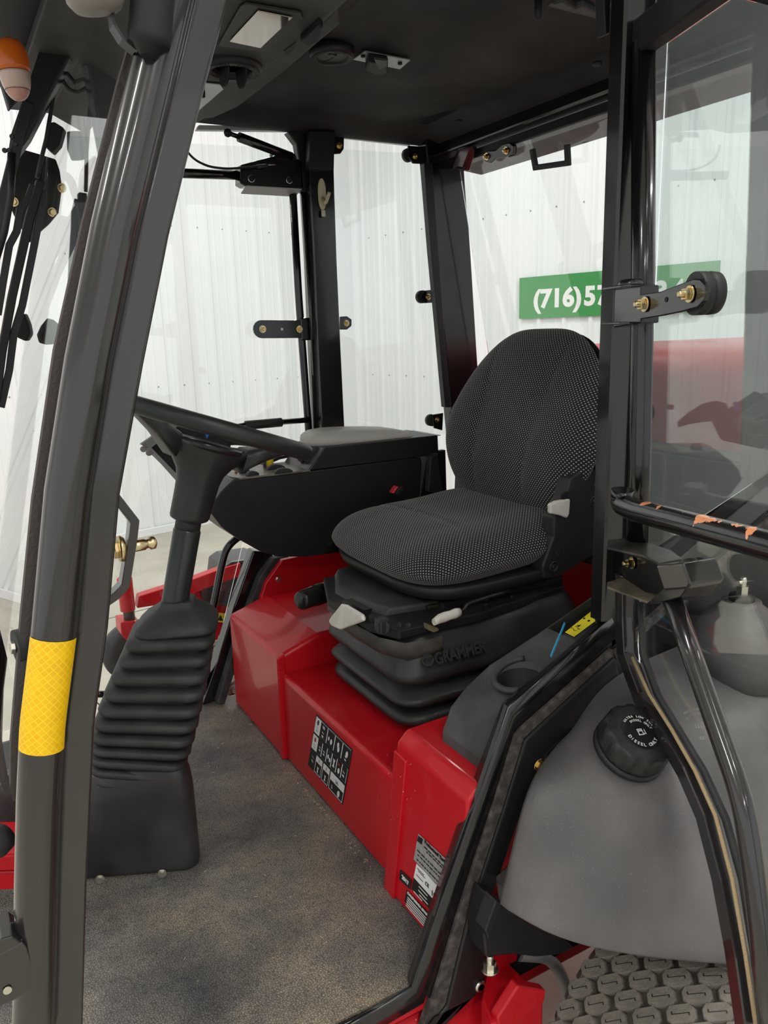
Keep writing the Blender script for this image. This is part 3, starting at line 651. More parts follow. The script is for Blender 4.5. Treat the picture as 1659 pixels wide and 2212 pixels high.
# overhead console at the front
mb = MB()
ed = [(0.25, 1.0), (0.655, 1.0), (0.68, 1.03), (0.695, 1.4), (0.70, 2.0), (0.69, 2.14), (0.64, 2.19), (0.25, 2.19)]
lo_ = [Vector((x - 0.012, y, 1.636)) for x, y in ed]; mid = [Vector((x, y, 1.645)) for x, y in ed]; hi_ = [Vector((x + 0.01, y, 1.70)) for x, y in ed]
mb.grid([lo_, mid, hi_]); part('overhead_console', mb, CONS, rf, bevel=0.006, seg=3)
mb = MB(); ed2 = [(0.695, 1.35), (0.735, 1.42), (0.745, 1.7), (0.745, 2.0), (0.72, 2.12), (0.695, 2.14)]
mb.prism([Vector((x, y, 1.648)) for x, y in ed2], (0, 0, 0.03)); part('console_lip', mb, CONS, rf, bevel=0.008, seg=3)
CZ = 1.636
def disc_vent(px, py, Z, R, open_=True):
    c = uz(px, py, Z); mb = MB(); mb.lathe([(R, 0.006), (R, -0.006), (R * 0.93, -0.012), (R * 0.72, -0.013), (R * 0.66, -0.006), (R * 0.66, 0.004)], c, VZ, 44)
    o = part('air_vent', mb, PLAST, rf)
    mb = MB()
    for k in range(64):
        a = 2 * PI * k / 64; p = c + Vector((math.cos(a), math.sin(a), 0)) * R * 0.82; mb.box(p - VZ * 0.0125, (R * 0.20, 0.0022, 0.003), Matrix.Rotation(a, 3, 'Z'))
    g = part('vent_grip_ring', mb, GPLAST, o)
    if open_:
        for s in (-0.33, 0.33):
            mb = MB(); ring = [(R * 0.52 * math.cos(a), R * 0.52 * math.sin(a)) for a in [k * PI / 8 for k in range(16)]]
            cc = c + Vector((s * R * 0.9, 0, 0)); mb.prism([cc + Vector((0.0, x * 0.9, y * 0.9 - 0.012)) for x, y in ring], (0.004, 0, 0)); part('vent_flap', mb, MATTE, o, bevel=0.001)
        mb = MB(); mb.lathe([(R * 0.64, 0), (R * 0.64, 0.002)], c, VZ, 30); part('vent_throat', mb, MATTE, o)
    else:
        mb = MB(); mb.lathe([(R * 0.64, -0.010), (R * 0.66, -0.004)], c, VZ, 36); part('vent_flap', mb, GPLAST, o)
        mb = MB(); mb.box(c + Vector((-0.006, -0.014, -0.011)), (0.018, 0.010, 0.003), Matrix.Rotation(0.5, 3, 'Z')); part('vent_tab', mb, PLAST, o, bevel=0.001)
        mb = MB(); mb.tube([c + Vector((R * 0.62 * math.cos(a) * 0.3 - R * .12, R * 0.62 * math.sin(a), -0.0102)) for a in [k * PI / 12 - PI / 2 for k in range(13)]], 0.0012, 6); part('vent_seam', mb, MATTE, o)
    return o
disc_vent(500, 142, CZ, 0.062); disc_vent(717, 112, 1.683, 0.049, False)
# mirror-like lens panel
mb = MB(); mb.prism(pz_([(470, 95), (520, 8), (532, 2), (650, 22), (655, 35), (582, 102), (570, 108)], CZ - 0.001), (0, 0, -0.004)); part('lens_bezel', mb, PLAST, rf, bevel=0.003)
mb = MB(); mb.prism(pz_([(496, 88), (558, 21), (632, 36), (563, 102)], CZ - 0.006), (0, 0, -0.002)); part('lens_panel', mb, LAMPG, rf, bevel=0.001)
mb = MB(); mb.prism(pz_([(395, 172), (475, 180), (483, 190), (418, 246), (380, 246)], CZ - 0.001), (0, 0, -0.003)); part('switch_plate', mb, PCLEAR, rf, bevel=0.001)
mb = MB(); mb.lathe([(0.006, 0), (0.006, -0.014), (0.004, -0.016)], uz(437, 194, CZ), VZ, 12); part('switch_knob', mb, MATTE, rf)
mb = MB(); mb.prism(pz_([(665, 60), (690, 36), (697, 42), (688, 72), (662, 84), (648, 72)], CZ - 0.002), (0, 0, -0.014)); part('latch_knob', mb, MATTE, rf, bevel=0.003)
mb = MB(); mb.prism(pz_([(612, 104), (640, 84), (636, 100), (618, 114)], CZ + 0.004), (0, 0, -0.006)); part('latch_slot', mb, MATTE, rf, bevel=0.001)
# rocker switch plate on the headliner
SZ = 1.678
mb = MB(); mb.prism(pz_([(762, 126), (788, 108), (887, 127), (864, 147)], SZ), (0, 0, -0.003)); pl = part('switch_plate', mb, mat('dull_metal_plate', (0.28, 0.28, 0.275), 0.35, metal=0.6), rf, bevel=0.001)
mb = MB(); mb.prism(pz_([(788, 134), (796, 113), (836, 118), (838, 138), (818, 146)], SZ - 0.003), (0, 0, -0.018)); part('rocker_switch', mb, MATTE, pl, bevel=0.004)
mb = MB(); mb.prism(pz_([(818, 146), (838, 138), (838, 124), (806, 120)], SZ - 0.02), (0, 0, -0.006)); part('rocker_switch', mb, PLAST, pl, bevel=0.003)
for q in ((784, 120), (864, 136)):
    mb = MB(); mb.lathe([(0.005, 0), (0.005, -0.003), (0.003, -0.004)], uz(*q, SZ - 0.003), VZ, 14); part('screw', mb, MATTE, pl)
# second switch plate near the near pillar
mb = MB(); mb.prism(pz_([(1180, 8), (1225, -22), (1330, 0), (1296, 38)], 1.655), (0, 0, -0.004)); pl = part('switch_plate', mb, PLAST, rf, bevel=0.002)
for q in ((1218, 6), (1262, 16)):
    mb = MB(); mb.box(uz(*q, 1.648), (0.045, 0.02, 0.012), Matrix.Rotation(0.3, 3, 'Z')); part('rocker_switch', mb, GPLAST, pl, bevel=0.003)
mb = MB(); mb.lathe([(0.007, 0), (0.006, -0.03), (0.004, -0.034)], uz(1163, -6, 1.65), VZ, 12); part('switch_lever', mb, MATTE, rf)

# ================================================================= FLOOR MAT, SEAT BASE
mb = MB(); mb.prism([(-0.05, 0.975, -0.012), (0.70, 0.975, -0.012), (0.70, 2.22, -0.012), (-0.05, 2.22, -0.012)], (0, 0, 0.012))
tag(part('floor_mat', mb, MATM), 'worn grained rubber floor mat with brown dirt in the cab footwell', 'mat')
mb = MB(); mb.prism([(-0.06, 0.965, -0.05), (0.80, 0.965, -0.05), (0.80, 2.24, -0.05), (-0.06, 2.24, -0.05)], (0, 0, 0.035))
tag(part('cab_floor_plate', mb, RED), 'red steel floor plate under the cab floor mat', 'floor plate')
sb = thing('seat_base', 'glossy red stepped steel box that carries the operator seat', 'base', (1.0, 1.58, 0))
mb = MB(); mb.box((1.08, 1.49, 0.122), (0.80, 0.66, 0.245)); part('centre_box', mb, RED, sb, bevel=0.012, seg=4)
mb = MB(); mb.prism([(0.672, 1.775, 0.0), (0.672, 1.775, 0.290), (0.79, 1.775, 0.330), (1.5, 1.775, 0.340), (1.5, 1.775, 0)], (0, 0.385, 0)); part('far_box', mb, RED, sb, bevel=0.012, seg=4)
mb = MB(); mb.prism([(0.668, 1.768, 0.003), (0.668, 1.768, 0.29), (0.69, 1.768, 0.30), (0.69, 1.768, 0.003)], (0, 0.026, 0)); part('box_flange', mb, RED, sb, bevel=0.004, seg=3)
mb = MB(); mb.prism([(0.660, 0.968, 0.0), (0.692, 0.968, 0.318), (0.714, 0.968, 0.340), (1.4, 0.968, 0.36), (1.4, 0.968, 0)], (0, 0.238, 0)); part('near_box', mb, RED, sb, bevel=0.007, seg=4)
mb = MB(); mb.prism([(0.653, 1.170, 0.0), (0.684, 1.160, 0.30), (0.686, 1.208, 0.30), (0.656, 1.212, 0.0)], (0.012, 0, 0)); part('box_flange', mb, RED, sb, bevel=0.003, seg=3)
mb = MB(); mb.prism(py_([(548, 1345), (575, 1260), (610, 1210), (680, 1195), (780, 1180), (930, 1160), (930, 1330), (700, 1330)], 2.145), (0, 0.02, 0)); part('side_panel', mb, RED, sb, bevel=0.002)
mb = MB(); mb.hexbolt(uy(601, 1251, 2.14), (0, -1, 0), 0.007, 0.005, stud=False); part('bolt', mb, ZINC, sb)
mb = MB(); mb.prism([(1.50, 0.99, 0), (1.50, 2.18, 0), (1.50, 2.18, 0.46), (1.50, 0.99, 0.46)], (0.02, 0, 0)); part('rear_panel', mb, RED, sb)
mb = MB(); mb.prism(py_([(850, 990), (962, 972), (968, 1180), (850, 1190)], 2.15), (0, 0.02, 0)); part('side_bulkhead', mb, MATTE, sb)
mb = MB(); mb.prism([(1.50, 1.08, 0.46), (1.50, 2.18, 0.46), (1.52, 2.18, 0.79), (1.52, 1.08, 0.79)], (0.02, 0, 0)); part('rear_bulkhead', mb, MATTE, sb)
mb = MB(); c = uz(634, 1342, 0.292); mb.lathe([(0.011, 0), (0.011, 0.003), (0.007, 0.006), (0.001, 0.007)], c + Vector((0, 0, 0.004)), (-0.2, 0, 1), 18); part('plug', mb, MATTE, sb)
# instruction decal, drawn on the front face of the centre box
FX = 0.6795
DY, DZ = uy, None
a0 = ux(683.9, 1543.3, FX); a1 = ux(762, 1619.8, FX); a2 = ux(740.3, 1738.5, FX); a3 = ux(665.5, 1651.8, FX)
def dq(u, v, off=0.0): # u along, v down, 0..1
    p = (a0 * (1 - u) + a1 * u) * (1 - v) + (a3 * (1 - u) + a2 * u) * v
    return p - VX * off
dc = part('instruction_decal', MB().prism([dq(0, 0), dq(1, 0), dq(1, 1), dq(0, 1)], (-0.0006, 0, 0)), BTXT, sb, label='black and white pictogram sticker with rows of framed symbols')
def dbox(u0, v0, u1, v1, m, off=0.0008, fill=True, w=0.012):
    mb = MB()
    if fill: mb.prism([dq(u0, v0, off), dq(u1, v0, off), dq(u1, v1, off), dq(u0, v1, off)], (-0.0003, 0, 0))
    else:
        for (a, b, c, d) in ((u0, v0, u1, v0 + w * 1.1), (u0, v1 - w * 1.1, u1, v1), (u0, v0, u0 + w, v1), (u1 - w, v0, u1, v1)):
            mb.prism([dq(a, b, off), dq(c, b, off), dq(c, d, off), dq(a, d, off)], (-0.0003, 0, 0))
    return mb
mb = MB(); 
for args in ((0.02, 0.02, 0.16, 0.31), (0.02, 0.35, 0.16, 0.62)): 
    q = dbox(*args, WTXT); part('decal_panel', q, WTXT, dc)
frames = [(0.02, .02, .98, .31)] + [(0.16 + i * .205, .02, 0.16 + (i + 1) * .205, .31) for i in range(4)] + [(0.02, .35, .98, .62)] + [(0.16 + i * .1367, .35, 0.16 + (i + 1) * .1367, .62) for i in range(6)] + [(.19, .66, .37, .98), (.40, .66, .58, .98), (.61, .66, .98, .98)]
for f in frames: part('decal_frame', dbox(*f, WTXT, off=0.001, fill=False, w=0.008), WTXT, dc)
for f in ((.195, .665, .365, .77), (.405, .665, .575, .77), (.615, .665, .975, .80)): part('decal_panel', dbox(*f, WTXT), WTXT, dc)
def icon(u, v, r, m, kind=0):
    mb = MB()
    if kind == 0: mb.prism([dq(u + r * 0.5 * math.cos(a), v + r * math.sin(a), 0.0012) for a in [k * PI / 6 for k in range(12)]], (-0.0003, 0, 0))
    elif kind == 1:
        for dv in (-r, r * 0.4): mb.prism([dq(u - r * .5, v + dv, .0012), dq(u + r * .4, v + dv * .6, .0012), dq(u + r * .6, v + dv + r * .6, .0012), dq(u - r * .2, v + dv + r * .5, .0012)], (-0.0003, 0, 0))
    else:
        mb.prism([dq(u - r * .4, v - r, .0012), dq(u + r * .4, v - r, .0012), dq(u + r * .15, v + .2 * r, .0012), dq(u + r * .4, v + r, .0012), dq(u - r * .4, v + r, .0012), dq(u - r * .15, v + .2 * r, .0012)], (-0.0003, 0, 0))
    part('pictogram', mb, m, dc)
for (u, v, r, m, k) in ((.09, .10, .05, BTXT, 0), (.09, .22, .05, SILV, 1), (.09, .43, .045, RTXT, 0), (.09, .55, .04, SILV, 1), (.10, .80, .06, SILV, 1), (.25, .22, .05, WTXT, 1), (.42, .18, .035, WTXT, 0), (.49, .20, .05, WTXT, 0), (.67, .14, .05, WTXT, 0), (.69, .20, .05, WTXT, 0), (.90, .15, .055, WTXT, 0), (.88, .23, .04, WTXT, 1), (.24, .50, .04, WTXT, 1), (.36, .50, .04, WTXT, 1), (.48, .48, .04, WTXT, 0), (.53, .51, .04, WTXT, 0), (.64, .49, .07, WTXT, 2), (.77, .42, .025, RTXT, 0), (.78, .53, .05, WTXT, 0), (.90, .50, .05, WTXT, 1), (.28, .89, .05, WTXT, 2), (.49, .89, .05, WTXT, 2), (.87, .90, .06, WTXT, 0), (.28, .715, .035, SILV, 0), (.49, .715, .035, SILV, 0), (.69, .90, .03, WTXT, 1)): icon(u, v, r, m, k)
ud = (a1 - a0).normalized()
text('print', 'N', 0.012, dq(.235, .12, .0012), ud, VZ, WTXT, dc); text('print', 'H', 0.016, dq(.77, .78, .0013), ud, VZ, BTXT, dc)
# stickers on the near box
FX2 = 0.6535
FN2 = Vector((1, 0, -0.1006)).normalized()
def fx2(a, b, off): return hit(a, b, Vector((0.6585 - off, 1, 0)), FN2)
def stk(name, pts, m, label=None): return part(name, MB().prism([fx2(a, b, 0) for a, b in pts], (-0.0005, 0, 0)), m, sb, label=label)
YD = -VY
s1 = stk('dealer_sticker', [(904, 1801), (975, 1866), (946, 1915), (894, 1856)], SILV, 'silver dealer sticker with small black text')
part('sticker_emblem', MB().prism([fx2(a, b, .0006) for a, b in [(904, 1805), (914, 1813), (911, 1825), (901, 1816)]], (-0.0004, 0, 0)), BTXT, s1)
text('print', 'Professional Turf Products', 0.0095, fx2(917, 1821, .0010), YD, VZ, BTXT, s1, off=0.0003)
for i, (s, q) in enumerate((('Your Turf and Equipment Partner', (916, 1829)), ('Sales Parts and Service', (921, 1840)), ('Service Parts Irrigation', (901, 1836)), ('San Antonio   Dallas   Houston', (902, 1846)), ('Turf Equipment Specialists', (900, 1856)), ('www.turfproducts', (911, 1874)))):
    if i < 5: 
        mbl = MB()
        p = fx2(*q, .0010)
        rr = random.Random(i)
        x = 0
        while x < 0.085: w = rr.uniform(.004, .012); mbl.box(p + Vector((0, -x - w / 2, 0)), (0.0003, w, 0.0028)); x += w + .003
        part('print_line', mbl, BTXT, s1)
s2 = stk('serial_plate', [(900, 1866), (947, 1912), (934, 1940), (894, 1895)], WTXT, 'white sticker with CE mark')
text('print', 'CE', 0.011, fx2(918, 1910, .0010), YD, VZ, BTXT, s2); text('print', '10', 0.016, fx2(931, 1932, .0010), YD, VZ, BTXT, s2)
for q in ((901, 1875), (903, 1881), (899, 1889)): part('print_line', MB().box(fx2(*q, .0010) - VY * .012, (0.0003, .024, .0014)), BTXT, s2)
s3 = stk('maker_plate', [(894, 1896), (937, 1943), (930, 1966), (889, 1920)], BTXT, 'black sticker with white text')
for i, q in enumerate(((904, 1914), (903, 1922), (893, 1925), (905, 1932))): part('print_line', MB().box(fx2(*q, .0010) - VY * .016, (0.0003, .03, .0022)), WTXT, s3)
s4 = stk('year_plate', [(865, 1878), (889, 1901), (886, 1921), (862, 1899)], BTXT, 'black year sticker reading 2017')
text('print', '2017', 0.0125, fx2(868, 1897, .0010), YD, VZ, WTXT, s4, off=0.0004)
s5 = stk('warning_plate', [(879, 1923), (925, 1971), (917, 1998), (874, 1946)], BTXT, 'black sticker with rows of white text')
text('print', 'CALIFORNIA SPARK ARRESTER', 0.0075, fx2(880, 1930, .0010), YD, VZ, WTXT, s5, off=0.0004, width=0.12)
for k in range(5): part('print_line', MB().box(fx2(879 - k * .9, 1936 + k * 4.3, .0010) - VY * .05, (0.0003, .095, .0026)), WTXT, s5)

# ================================================================= OPERATOR SEAT
st = thing('operator_seat', 'operator seat in black fabric with white dots on a rubber bellows suspension', 'seat', (1.0, 1.55, 0.25))
SYC = 1.605
def padmesh(outline, org, U, Vv, N, F, Bk, rings=26, seg=96, relief=None):
    """closed cushion: outline(theta)->(u,v); F(r) front height, Bk(r) back depth."""
    mb = MB(); rs = []; uv = []; L = 0; prev = None
    Rr = [math.sin(PI / 2 * i / rings) for i in range(rings + 1)]
    def ring(r, h, front):
        out = []
        for k in range(seg):
            a = 2 * PI * k / seg; u, v = outline(a); u *= r; v *= r
            hh = h + (relief(u, v, r) if front and relief else 0)
            out.append(org + U * u + Vv * v + N * hh)
        return out
    for r in Rr:
        h = F(r)
        if prev: L += math.hypot((r - prev[0]) * 0.22, h - prev[1])
        prev = (r, h); rs.append(ring(max(r, 1e-4), h, True))
        row = []
        for k in range(seg + 1):
            a = 2 * PI * k / seg; u, v = outline(a); ln = math.hypot(u, v); row.append((u / ln * L / 0.22 * ln, v / ln * L / 0.22 * ln))
        uv.append(row)
    for r in [1.0 - 0.02 * 0, *[math.cos(PI / 2 * i / 8) for i in range(1, 9)]]:
        h = -Bk * (1 - max(0, r) ** 3) ** 0.6
        L += math.hypot((prev[0] - r) * 0.22, h - prev[1]); prev = (r, h); rs.append(ring(max(r, 1e-4), h, False))
        row = []
        for k in range(seg + 1):
            a = 2 * PI * k / seg; u, v = outline(a); row.append((u * L / 0.22, v * L / 0.22))
        uv.append(row)
    mb.grid(rs, uvs=uv, cap=False); return mb
def sup(a, p): return math.copysign(abs(math.cos(a)) ** p, math.cos(a)), math.copysign(abs(math.sin(a)) ** p, math.sin(a))
# cushion
def co(a):
    x, y = sup(a, 0.50); w = 0.266 - 0.010 * x
    return x * 0.256, y * w
def crel(u, v, r):
    e = abs(v) / 0.25
    z = 0.018 * max(0, e - 0.45) / 0.55 + 0.055 * max(0, u - 0.0) ** 2 * 12 - 0.010 * math.exp(-((u - 0.02) / 0.08) ** 2 - (v / 0.11) ** 2)
    z -= 0.004 * math.exp(-((u + 0.045 + 0.12 * v * v * 8) / 0.006) ** 2)
    return z * (1 - r ** 10)
CO = Vector((1.090, SYC, 0.588))
CN = Vector((-0.05, 0, 1)).normalized(); CU_ = Vector((1, 0, 0.05)).normalized()
mb = padmesh(co, CO, CU_, VY, CN, lambda r: 0.066 * (1 - r ** 3.2) ** 0.62, 0.070, relief=crel); part('seat_cushion', mb, FABRIC, st)
# backrest
RC = math.radians(17)
BU_ = VY; BV_ = Vector((math.sin(RC), 0, math.cos(RC))); BN = Vector((-math.cos(RC), 0, math.sin(RC)))
def bo(a):
    x, y = sup(a, 0.52)
    w = 0.294 * (1 - 0.37 * max(0, y + .15) ** 1.6 / 1.2 - 0.22 * max(0, -y - .1) ** 1.6)
    return x * w, y * 0.238
def brel(u, v, r):
    e = abs(u) / 0.25
    z = 0.030 * max(0, e - 0.40) / 0.6 * (1 - 0.7 * max(0, v / 0.235)) + 0.012 * math.exp(-((v + 0.08) / 0.09) ** 2)
    z -= 0.004 * math.exp(-((abs(u) - 0.105 - 0.1 * (v + .1)) / 0.007) ** 2)
    return z * (1 - r ** 9)
BO = Vector((1.330, SYC, 0.868))
mb = padmesh(bo, BO, BU_, BV_, BN, lambda r: 0.052 * (1 - r ** 3.4) ** 0.60, 0.050, relief=brel); part('backrest', mb, FABRIC, st)
# plastic back shell
def bo2(a): u, v = bo(a); return u * 1.01 + 0, v * 1.01 - 0.004
mb = padmesh(bo2, BO - BN * 0.028, BU_, BV_, BN, lambda r: 0.004 * (1 - r * r), 0.060, rings=6, seg=48); part('back_shell', mb, PLAST, st)
mb = MB(); mb.box(BO + BU_ * 0.215 + BV_ * 0.115 - BN * 0.045, (0.03, 0.085, 0.07), Matrix.Rotation(-RC, 3, 'Y')); part('headrest_clip', mb, PLAST, st, bevel=0.012, seg=3)
# recliner bracket and seat pan on the near side
RY = 1.335
mb = MB(); mb.prism(py_([(1232, 1035), (1262, 1010), (1300, 1016), (1312, 1100), (1300, 1180), (1280, 1200), (1205, 1248), (1176, 1252), (1172, 1225), (1196, 1160), (1198, 1118), (1212, 1108), (1226, 1062)], RY), (0, 0.045, 0)); o = part('recliner_bracket', mb, PLAST, st, bevel=0.005, seg=3)
for q, r_ in (((1283, 1083), 0.013), ((1196, 1224), 0.014), ((1205, 1194), 0.007)):
    mb = MB(); mb.lathe([(r_, 0), (r_, 0.003), (r_ * 0.7, 0.003), (r_ * 0.65, 0.001), (r_ * 0.3, 0.001), (r_ * 0.28, 0.004)], uy(*q, RY), (0, -1, 0), 24); part('pivot_cap', mb, PLAST, o)
text('lettering', 'GRAMMER', 0.012, uy(1264, 1120, RY - 0.0005), (1, 0, 0.05), VZ, PLAST, o, ext=0.0008)
mb = MB(); mb.prism(py_([(1190, 1090), (1204, 1083), (1233, 1078), (1231, 1110), (1226, 1120), (1212, 1114), (1190, 1110)], RY - 0.012), (0, 0.014, 0)); part('recline_lever', mb, WHITEP, st, bevel=0.004, seg=3)
mb = MB(); mb.prism(py_([(1215, 1070), (1224, 1062), (1230, 1064), (1226, 1080), (1216, 1082)], RY - 0.006), (0, 0.008, 0)); part('lever_slot', mb, MATTE, st)
mb = MB(); mb.prism(py_([(1286, 880), (1296, 872), (1300, 905), (1290, 925)], 1.345), (0, 0.02, 0)); part('back_adjust_knob', mb, WHITEP, st, bevel=0.003)
# seat pan under the cushion
rings = []
for z, k in ((0.512, 0.90), (0.518, 0.96), (0.540, 0.985), (0.546, 0.97)):
    r = []
    for j in range(64):
        x, y = co(2 * PI * j / 64); r.append(Vector((1.105 + x * k, SYC + y * k, z - 0.03 * (0.0))))
    rings.append(r)
mb = MB(); mb.grid(rings); part('seat_pan', mb, PLAST, st)
mb = MB(); mb.box((1.10, SYC - 0.02, 0.487), (0.36, 0.40, 0.035)); part('slide_rail_housing', mb, MATTE, st, bevel=0.006)
for yy in (1.40, 1.425):
    mb = MB(); mb.box((0.955, yy, 0.492 + (yy - 1.4) * .2), (0.13, 0.014, 0.016)); part('slide_rail', mb, mat('greasy_rail', (0.03, 0.025, 0.015), 0.3, metal=0.5, var=1, vscale=60), st, bevel=0.002)
# suspension: upper housing and bellows
def rr_ring(cx, cy, hx, hy, r, z): return [Vector((cx + x, cy + y, z)) for x, y in rrect(hx, hy, r, 6)]
BX, BYc = 1.045, 1.505
mb = MB(); lv = []
for z, k in ((0.246, -0.035), (0.256, -0.010), (0.268, 0.004), (0.280, 0.004), (0.287, -0.008), (0.297, -0.044), (0.302, -0.050), (0.306, -0.030), (0.310, 0.004), (0.320, 0.010), (0.328, 0.004), (0.350, -0.035), (0.357, -0.048), (0.361, -0.030), (0.365, 0.006), (0.376, 0.013), (0.388, 0.010), (0.452, -0.018), (0.475, -0.030)):
    lv.append(rr_ring(BX, BYc, 0.265 + k, 0.190 + k, 0.06, z))
mb.grid(lv); part('suspension_bellows', mb, BELLOW, st)
mb = MB(); mb.box((0.96, 1.36, 0.249), (0.12, 0.10, 0.008)); part('mounting_plate', mb, MATTE, st)
# brand lettering embossed on the top fold of the near side
fn = Vector((0, -0.86, 0.5)).normalized()
gp = uy(940, 1436, 1.300)
text('lettering', 'GRAMMER', 0.034, gp, (1, 0, 0.0), (0, 0.40, 0.92), mat('bellows_lettering', (0.034, 0.036, 0.036), 0.35), st, ext=0.004, off=0.001, width=0.135)
mb = MB(); mb.lathe([(0.014, 0), (0.014, 0.0018), (0.012, 0.0018), (0.012, 0.0002)], uy(924, 1426, 1.302), (0, -0.9, 0.42), 26); o = part('emblem_ring', mb, BELLOW, st)
for k in range(5):
    mb = MB(); c = uy(924, 1426, 1.302); mb.box(c + Vector((0.0045 * (k - 2), -0.001, -0.003 + 0.002 * abs(k - 2))), (0.0022, 0.003, 0.013), Matrix.Rotation(0.5 * (k - 2) / 2, 3, 'Y')); part('emblem_bar', mb, BELLOW, o)
UX_ = 0.760
mb = MB(); mb.prism([(0.775, 1.33, 0.468), (0.745, 1.40, 0.468), (0.740, 1.60, 0.468), (0.800, 1.75, 0.468), (1.22, 1.72, 0.468), (1.26, 1.36, 0.468), (0.98, 1.32, 0.468)], (0, 0, 0.022)); part('suspension_top', mb, MATTE, st, bevel=0.004)
mb = MB(); t0 = [(0.770, 1.42, 0.452), (0.748, 1.50, 0.452), (0.745, 1.62, 0.452), (0.81, 1.755, 0.452), (0.93, 1.77, 0.452), (0.93, 1.40, 0.452)]
t1 = [(x + (0.035 if x < 0.9 else 0), y, 0.505) for x, y, z in t0]
mb.grid([[Vector(p) for p in t0], [Vector(p) for p in t1]]); part('front_cover', mb, GPLAST, st, bevel=0.006, seg=3)
mb = MB(); mb.prism([uz(a, b, 0.468) for a, b in [(790, 1330), (905, 1300), (893, 1325), (878, 1330), (800, 1328)]], (0, 0, 0.012)); part('cover_wedge', mb, GPLAST, st, bevel=0.003)
# lower skirt with the curved lip
sk = [(0.752, 1.60), (0.748, 1.48), (0.755, 1.38), (0.785, 1.322), (0.84, 1.31), (0.875, 1.315)]
mb = MB(); mb.grid([[Vector((x, y, 0.462)) for x, y in sk], [Vector((x - 0.004, y - 0.004, 0.440)) for x, y in sk], [Vector((x + 0.010, y + 0.008, 0.418)) for x, y in sk], [Vector((x + 0.03, y + 0.03, 0.415)) for x, y in sk]], closed_u=False); part('suspension_skirt', mb, mat('dusty_plastic', (0.045, 0.043, 0.038), 0.5, var=1.4, vscale=14, vcol=(0.12, 0.11, 0.09)), st)
for q in ((788, 1334), (802, 1341), (864, 1350), (884, 1351)):
    mb = MB(); mb.lathe([(0.0065, 0), (0.006, 0.003), (0.001, 0.004)], ux(*q, 0.752), (-1, -0.3, 0.2), 12); part('rivet', mb, MATTE, st)
mb = MB(); c = ux(826, 1352, 0.745); mb.lathe([(0.016, -0.012), (0.016, 0.012)], c, (0.5, 1, 0), 20); part('weight_wheel', mb, PLAST, st, bevel=0.002)
mb = MB(); mb.box(c + Vector((0.0, 0, 0.002)), (0.026, 0.028, 0.030)); part('weight_wheel_housing', mb, PLAST, st, bevel=0.004)
# white paddle handle and white slide handle
mb = MB(); mb.prism([ux(a, b, 0.72) for a, b in [(735, 1305), (745, 1307), (780, 1328), (784, 1342), (752, 1354), (733, 1361), (715, 1353), (708, 1342), (712, 1334)]], (0.010, 0, 0)); part('weight_lever', mb, WHITEP, st, bevel=0.005, seg=3)
mb = MB(); mb.prism([ux(a, b, 0.745) for a, b in [(738, 1300), (744, 1296), (786, 1318), (784, 1330)]], (0.02, 0, 0)); part('lever_slot', mb, MATTE, st)
hp = [uy(a, b, 1.30) for a, b in [(937, 1344), (948, 1337), (960, 1333), (972, 1329), (984, 1325), (993, 1322)]]
mb = MB(); rings = []
for i, p in enumerate(hp):
    w = (0.007, 0.0105, 0.0115, 0.010, 0.0115, 0.009)[i]; rings.append([p + Vector((0, math.cos(2 * PI * k / 14) * 0.008, math.sin(2 * PI * k / 14) * w)) for k in range(14)])
mb.grid(rings); part('slide_handle', mb, WHITEP, st)
mb = MB(); mb.tube([uy(a, b, 1.30) for a, b in [(992, 1322), (1003, 1316), (1010, 1304), (1060, 1288), (1100, 1278)]], 0.0045, 10, bend=0.012); part('slide_rod', mb, SATIN, st)
mb = MB(); mb.prism([uy(a, b, 1.31) for a, b in [(925, 1350), (946, 1356), (950, 1362), (938, 1367), (926, 1362)]], (0, 0.02, 0)); part('catch', mb, mat('dusty_catch', (0.16, 0.13, 0.07), 0.6), st, bevel=0.002)
for q in ((1051, 1295), (1106, 1289), (1050, 1308)):
    mb = MB(); mb.lathe([(0.005, 0), (0.004, 0.003)], uy(*q, 1.335), (0, -1, 0), 10); part('rivet', mb, MATTE, st)
# manual holder: black ribbed tube under the seat
tb = thing('document_tube', 'glossy black ribbed plastic tube lying under the front of the seat', 'tube', uy(690, 1290, 1.78))
e0, e1 = uy(649, 1298, 1.74), uy(760, 1258, 1.84); ax = (e1 - e0).normalized(); LN = (e1 - e0).length
pr = [(0.001, 0), (0.021, 0.0), (0.024, 0.004), (0.0262, 0.055)]
for k in range(4): pr += [(0.0262, 0.058 + k * .008), (0.028, 0.060 + k * .008), (0.028, 0.063 + k * .008), (0.0262, 0.064 + k * .008)]
pr += [(0.0262, 0.095), (0.0255, LN + 0.03)]
mb = MB(); mb.lathe(pr, e0, ax, 30); part('tube_body', mb, mat('shiny_black_plastic', (0.012, 0.012, 0.012), 0.25), tb)
# red belt lever peeking behind the cushion
bl = thing('belt_stalk', 'small red and black belt buckle stalk behind the far edge of the seat cushion', 'belt', uy(866, 1056, 1.88))
mb = MB(); mb.prism(py_([(847, 1065), (858, 1050), (862, 1052), (851, 1067)], 1.88), (0, 0.02, 0)); part('release_button', mb, REDP, bl, bevel=0.002)
mb = MB(); mb.prism(py_([(853, 1068), (865, 1050), (873, 1053), (862, 1072)], 1.88), (0, 0.02, 0)); part('buckle', mb, MATTE, bl, bevel=0.002)
mb = MB(); mb.prism(py_([(925, 1062), (930, 985), (946, 978), (949, 1010), (958, 1058), (951, 1066)], 1.93), (0, 0.02, 0))
tag(part('belt_guide', mb, PLAST, None, bevel=0.004), 'black upright belt guide between the side console and the backrest', 'belt')

